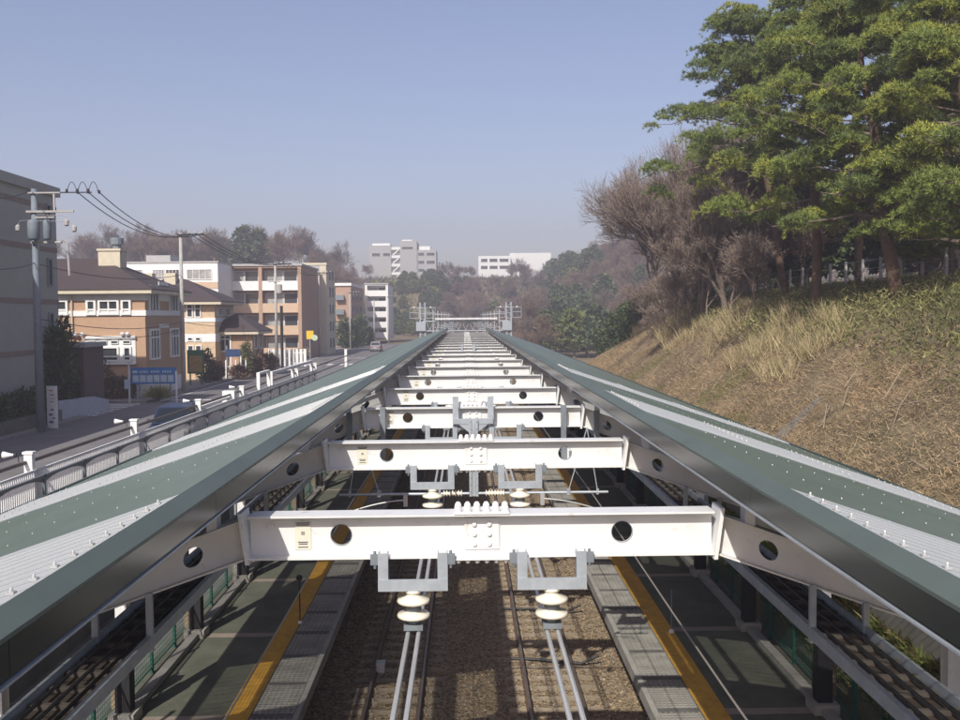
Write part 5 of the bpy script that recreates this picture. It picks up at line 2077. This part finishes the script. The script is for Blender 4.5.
# brown bracken and dead stems on the lower and middle slope
P = scatter(560000, 8.2, 16.5, 10, 118, lambda X, Y: (upper(X, Y) < .5 * rng.normal(size=X.shape)) & (rng.random(X.shape) < .75 + .25 * pn(X, Y)))
n = len(P)
D = unit(n) * np.array([1, 1, .45]) + np.array([-.05, -.10, .42])
D /= np.linalg.norm(D, axis=1, keepdims=True)
V = blades(P + rng.normal(size=(n, 3)) * .06 + np.array([0, 0, .1]), D, .08 + .26 * rng.random(n) ** 1.5, .005 + .008 * rng.random(n))
tone = pn(P[:, 0], P[:, 1], .8, 2.0) + rng.normal(size=n) * .7
idx = np.where(tone > .5, 0, np.where(tone > -.35, 1, 2))
gm = (pn(P[:, 0], P[:, 1], .6, 5.0) > .75) & (rng.random(n) < .6)
idx = np.where(gm, 3, idx)
tag(tri_mesh('dry_bracken', V, [L_['br1'], L_['br2'], L_['br3'], L_['sasa']], None, None, idx), 'rust brown dead bracken covering the lower right bank', 'undergrowth', None, 'stuff')
# bamboo grass on the upper slope and plateau
P = scatter(240000, 10.5, 30, 14, 100, lambda X, Y: (upper(X, Y) > .5 * rng.normal(size=X.shape)) & (rng.random(X.shape) < np.where(X < 19, .9, .35) * np.where((Y > 58) & (X < 15), .45, 1)))
n = len(P)
D = unit(n) * np.array([1, 1, .5]) + np.array([-.15, -.2, .55])
D /= np.linalg.norm(D, axis=1, keepdims=True)
hgt = rng.random(n) * .6
V = blades(P + np.stack([rng.normal(size=n) * .1, rng.normal(size=n) * .1, hgt], 1), D, .14 + .18 * rng.random(n), .013 + .018 * rng.random(n))
tone = pn(P[:, 0], P[:, 1], .7, 1.0) + rng.normal(size=n) * .9
idx = np.where(tone > 1.0, 2, np.where(tone > -.2, 0, 1))
tag(tri_mesh('bamboo_grass', V, [L_['sasa'], L_['sasad'], L_['sasay']], None, None, idx), 'green bamboo grass under the pines on the upper right bank', 'undergrowth', None, 'stuff')
# straw coloured tall grass along the crest towards the far end
cl = scatter(2600, 9.5, 17, 34, 112, lambda X, Y: (np.abs(upper(X, Y) - .2) < 1.5) & (pn(X, Y, .9, 3.0) > .1))
P = np.repeat(cl, 26, 0); n = len(P)
D = unit(n) * np.array([.55, .55, .2]) + np.array([-.12, -.05, .85]); D /= np.linalg.norm(D, axis=1, keepdims=True)
V = blades(P + rng.normal(size=(n, 3)) * np.array([.12, .12, .02]), D, .5 + .7 * rng.random(n), .010 + .012 * rng.random(n))
tag(tri_mesh('pampas_grass', V, [L_['pamp'], L_['br2'], L_['sasay']], [3, 1, 1]), 'straw coloured tall dry grass along the crest of the bank', 'grass', None, 'stuff')
# pale fallen stems on the slope
st = MB()
for k in range(60):
    Y = fr.uniform(14, 70); x = fr.uniform(9.2, 14.5); z = gz_(x, Y) + .25
    L2 = fr.uniform(.6, 1.9); an = fr.uniform(0, 6.28)
    x2, y2 = x + L2 * math.cos(an), Y + L2 * math.sin(an)
    st.tube([(x, Y, z), ((x + x2) / 2 + fr.uniform(-.15, .15), (Y + y2) / 2, gz_((x + x2) / 2, (Y + y2) / 2) + fr.uniform(.25, .6)), (x2, y2, gz_(x2, y2) + .2)], [.018, .014, .006], 4, cap=False)
tag(st.build('dead_stems', mat('pale_dead_stems', (0.27, 0.22, 0.155), 0.95), None), 'pale fallen stems lying over the dead bracken', 'undergrowth', None, 'stuff')
# green growth at the foot of the bank behind the platform
P = scatter(95000, 6.95, 9.2, 8, 60, lambda X, Y: np.abs(X - 7.69) > .20)
n = len(P)
D = unit(n) * np.array([1, 1, .5]) + np.array([-.1, -.1, .6]); D /= np.linalg.norm(D, axis=1, keepdims=True)
V = blades(P + np.array([0, 0, .02]), D, .14 + .20 * rng.random(n), .016 + .02 * rng.random(n))
tag(tri_mesh('bank_grass', V, [mat('fresh_bank_grass', (0.14, 0.18, 0.04), .8, var=.3), L_['sasa'], L_['br2'], L_['sasad']], [4, 2, 1, 2]), 'green grass growing along the drain at the foot of the bank', 'grass', None, 'stuff')
w = MB()
w.prism([(9.2, 3.5), (11.0, 5.1), (11.0, 5.5), (9.2, 3.95)], 'y', 29.75, 30.05)
tag(w.build('slope_drain', M_concd), 'narrow concrete gutter running straight down the bracken slope', 'drain')

# loose ballast stones
n = 90000
Y = 15 + 45 * rng.random(n) ** 1.5; X = rng.uniform(-3.9, 3.9, n)
on_sl = (np.abs(np.abs(X) - 1.72) < 1.03) & (np.abs(((Y - 17 + .3) % .6) - .3) < .14)
on_rl = np.abs(np.abs(np.abs(X) - 1.72) - .5665) < .09
k_ = ~(on_sl & (rng.random(n) < .9)) & ~on_rl
X, Y = X[k_] + AX, Y[k_]; n = len(X)
C4 = np.stack([X, Y, np.full(n, -.168) - .045 * np.clip((np.abs(X - AX) - 2.9) / 1.4, 0, 1)], 1)
sz = (.022 + .024 * rng.random(n)).reshape(-1, 1)
q4 = [C4 + unit(n) * sz for _ in range(4)]
V = np.concatenate([np.stack([q4[a], q4[b_], q4[c]], 1) for a, b_, c in ((0, 1, 2), (0, 3, 1), (0, 2, 3), (1, 3, 2))])
ix = np.tile(rng.choice(4, n, p=[.35, .3, .2, .15]), 4)
tag(tri_mesh('ballast_stones', V, [mat('brown_stone', (0.24, 0.175, 0.11), .95), mat('tan_stone', (0.34, 0.26, 0.165), .95), mat('dark_stone', (0.11, 0.085, 0.06), .95), mat('grey_stone', (0.30, 0.28, 0.24), .95)], None, None, ix), 'loose brown ballast stones between the rails', 'ballast', None, 'stuff')

# --- street planting
shrub('conifer', 'dark narrow conifer before the purple annex', 'tree', (at(61, 400, 52.5).x, 52.5, 3.0), (.85, .85, 2.5), 3500, .30, .07, [L_['ever_d'], L_['ever_m']], [4, 1])
root = empty('hedge', (0, 0, 0), 'long dark clipped hedge on the planter before the grey block', 'hedge')
V = []
for k in range(12):
    V.append(shrub_tris((-21.6, 27 + 2 * k, 3.9), (.62, 1.25, .75), 1100, .22, .06))
V = np.concatenate(V); V[:, :, 2] = np.maximum(V[:, :, 2], 3.5)
tri_mesh('foliage', V, [L_['ever_d'], L_['ever_m']], [4, 1], root)
shrub('garden_tree', 'thin young tree before the lower white bay of the brick house', 'tree', (at(104, 392, 63).x, 63.3, 3.0), (.55, .55, 1.25), 500, .22, .05, [L_['ever_m'], L_['red']])
for k, (px, Y) in enumerate(((92, 64), (112, 63.8), (120, 63.6), (126, 64))):
    shrub('azalea_bush', ('leftmost', 'second', 'third', 'rightmost')[k] + ' brownish bush at the foot of the brick house', 'bush', (at(px, 390, Y).x, Y, 2.9), (.8, .7, .72), 1100, .2, .05, [L_['br3'], L_['red'], L_['sasa']], [2, 2, 1], 'bushes before the brick house')
root = empty('yucca_plant', (at(157, 390, 62).x, 62.2, 2.85), 'yellow green spiky plant below the blue notice board', 'plant')
n = 420
D = unit(n); D[:, 2] = np.abs(D[:, 2]) * .9 + .15; D /= np.linalg.norm(D, axis=1, keepdims=True)
tri_mesh('leaves', blades(D * .12 + np.array([0, 0, .15]), D, .75 + .45 * rng.random(n), .035), [L_['sasay'], mat('bright_spiky_leaves', (0.20, 0.21, 0.035), .6), L_['sasa']], [1, 3, 1], root)
a = MB(); a.lathe([(.14, 0), (.12, .2), (.05, .3)], 8); a.build('stem', M_barkl, root)
for k, (px, Y, rad, mt) in enumerate(((206, 79, (.8, .8, 1.35), 'ever_d'), (216, 81, (.7, .7, .9), 'red'), (247, 86, (.55, .55, 1.6), 'ever_m'), (258, 88, (.8, .8, .9), 'red'), (267, 92, (1.1, 1.0, .95), 'red'), (240, 84, (.7, .6, .6), 'red'), (253, 90, (.6, .6, 1.5), 'ever_y'))):
    labs = ('tall dark shrub right of the green map board', 'low reddish shrub right of the tall dark shrub', 'slim green shrub at the corner of the porch', 'reddish shrub beside the slim green shrub',
            'largest reddish shrub before the white fence', 'small reddish shrub below the blue street sign', 'slim yellowish shrub against the porch flank')
    shrub('garden_shrub', labs[k], 'bush', (at(px, 375, Y).x, Y, 2.9), rad, 1300, .24, .06, [L_[mt], L_['br3']], [3, 1], 'shrubs before the small house')
for k in range(8):
    Y = 100 + 3.6 * k
    shrub('roadside_bush', '%s rusty bush in the row before the tan apartment block' % ORD[k], 'bush', (-20.9, Y, 2.9), (.9, 1.4, .62), 900, .26, .07, [L_['red'], L_['br2'], L_['sasa']], [2, 2, 1], 'rusty bushes before the tan block')
for k, (px, Y, rad) in enumerate(((346, 166, (1.6, 1.6, 2.6)), (353, 168, (1.5, 1.5, 2.1)), (361, 176, (1.5, 1.5, 2.9)), (368, 186, (1.2, 1.2, 1.6)))):
    shrub('street_tree', ('leftmost', 'second', 'third', 'rightmost')[k] + ' dark evergreen at the foot of the narrow tan block', 'tree', (at(px, 345, Y).x, Y, 2.8), rad, 1300, .45, .13, [L_['ever_d'], L_['ever_m']], [3, 1], 'dark evergreens before the far blocks')

# ------------------------------------------------------------------ haze
hz = MB(); hz.box(-420, 420, -40, 620, -3.0, 62)
ho = hz.build('haze', bpy.data.materials.new('haze_air'))
hm = ho.data.materials[0]
hm.use_nodes = True
hn = hm.node_tree
hn.nodes.clear()
pv = hn.nodes.new('ShaderNodeVolumePrincipled')
pv.inputs['Color'].default_value = (0.88, 0.84, 0.93, 1)
pv.inputs['Density'].default_value = 0.0016
pv.inputs['Anisotropy'].default_value = 0.2
hout = hn.nodes.new('ShaderNodeOutputMaterial')
hn.links.new(pv.outputs['Volume'], hout.inputs['Volume'])
tag(ho, kind='stuff')
ho['label'] = 'pale winter haze filling the valley'
ho['category'] = 'haze'
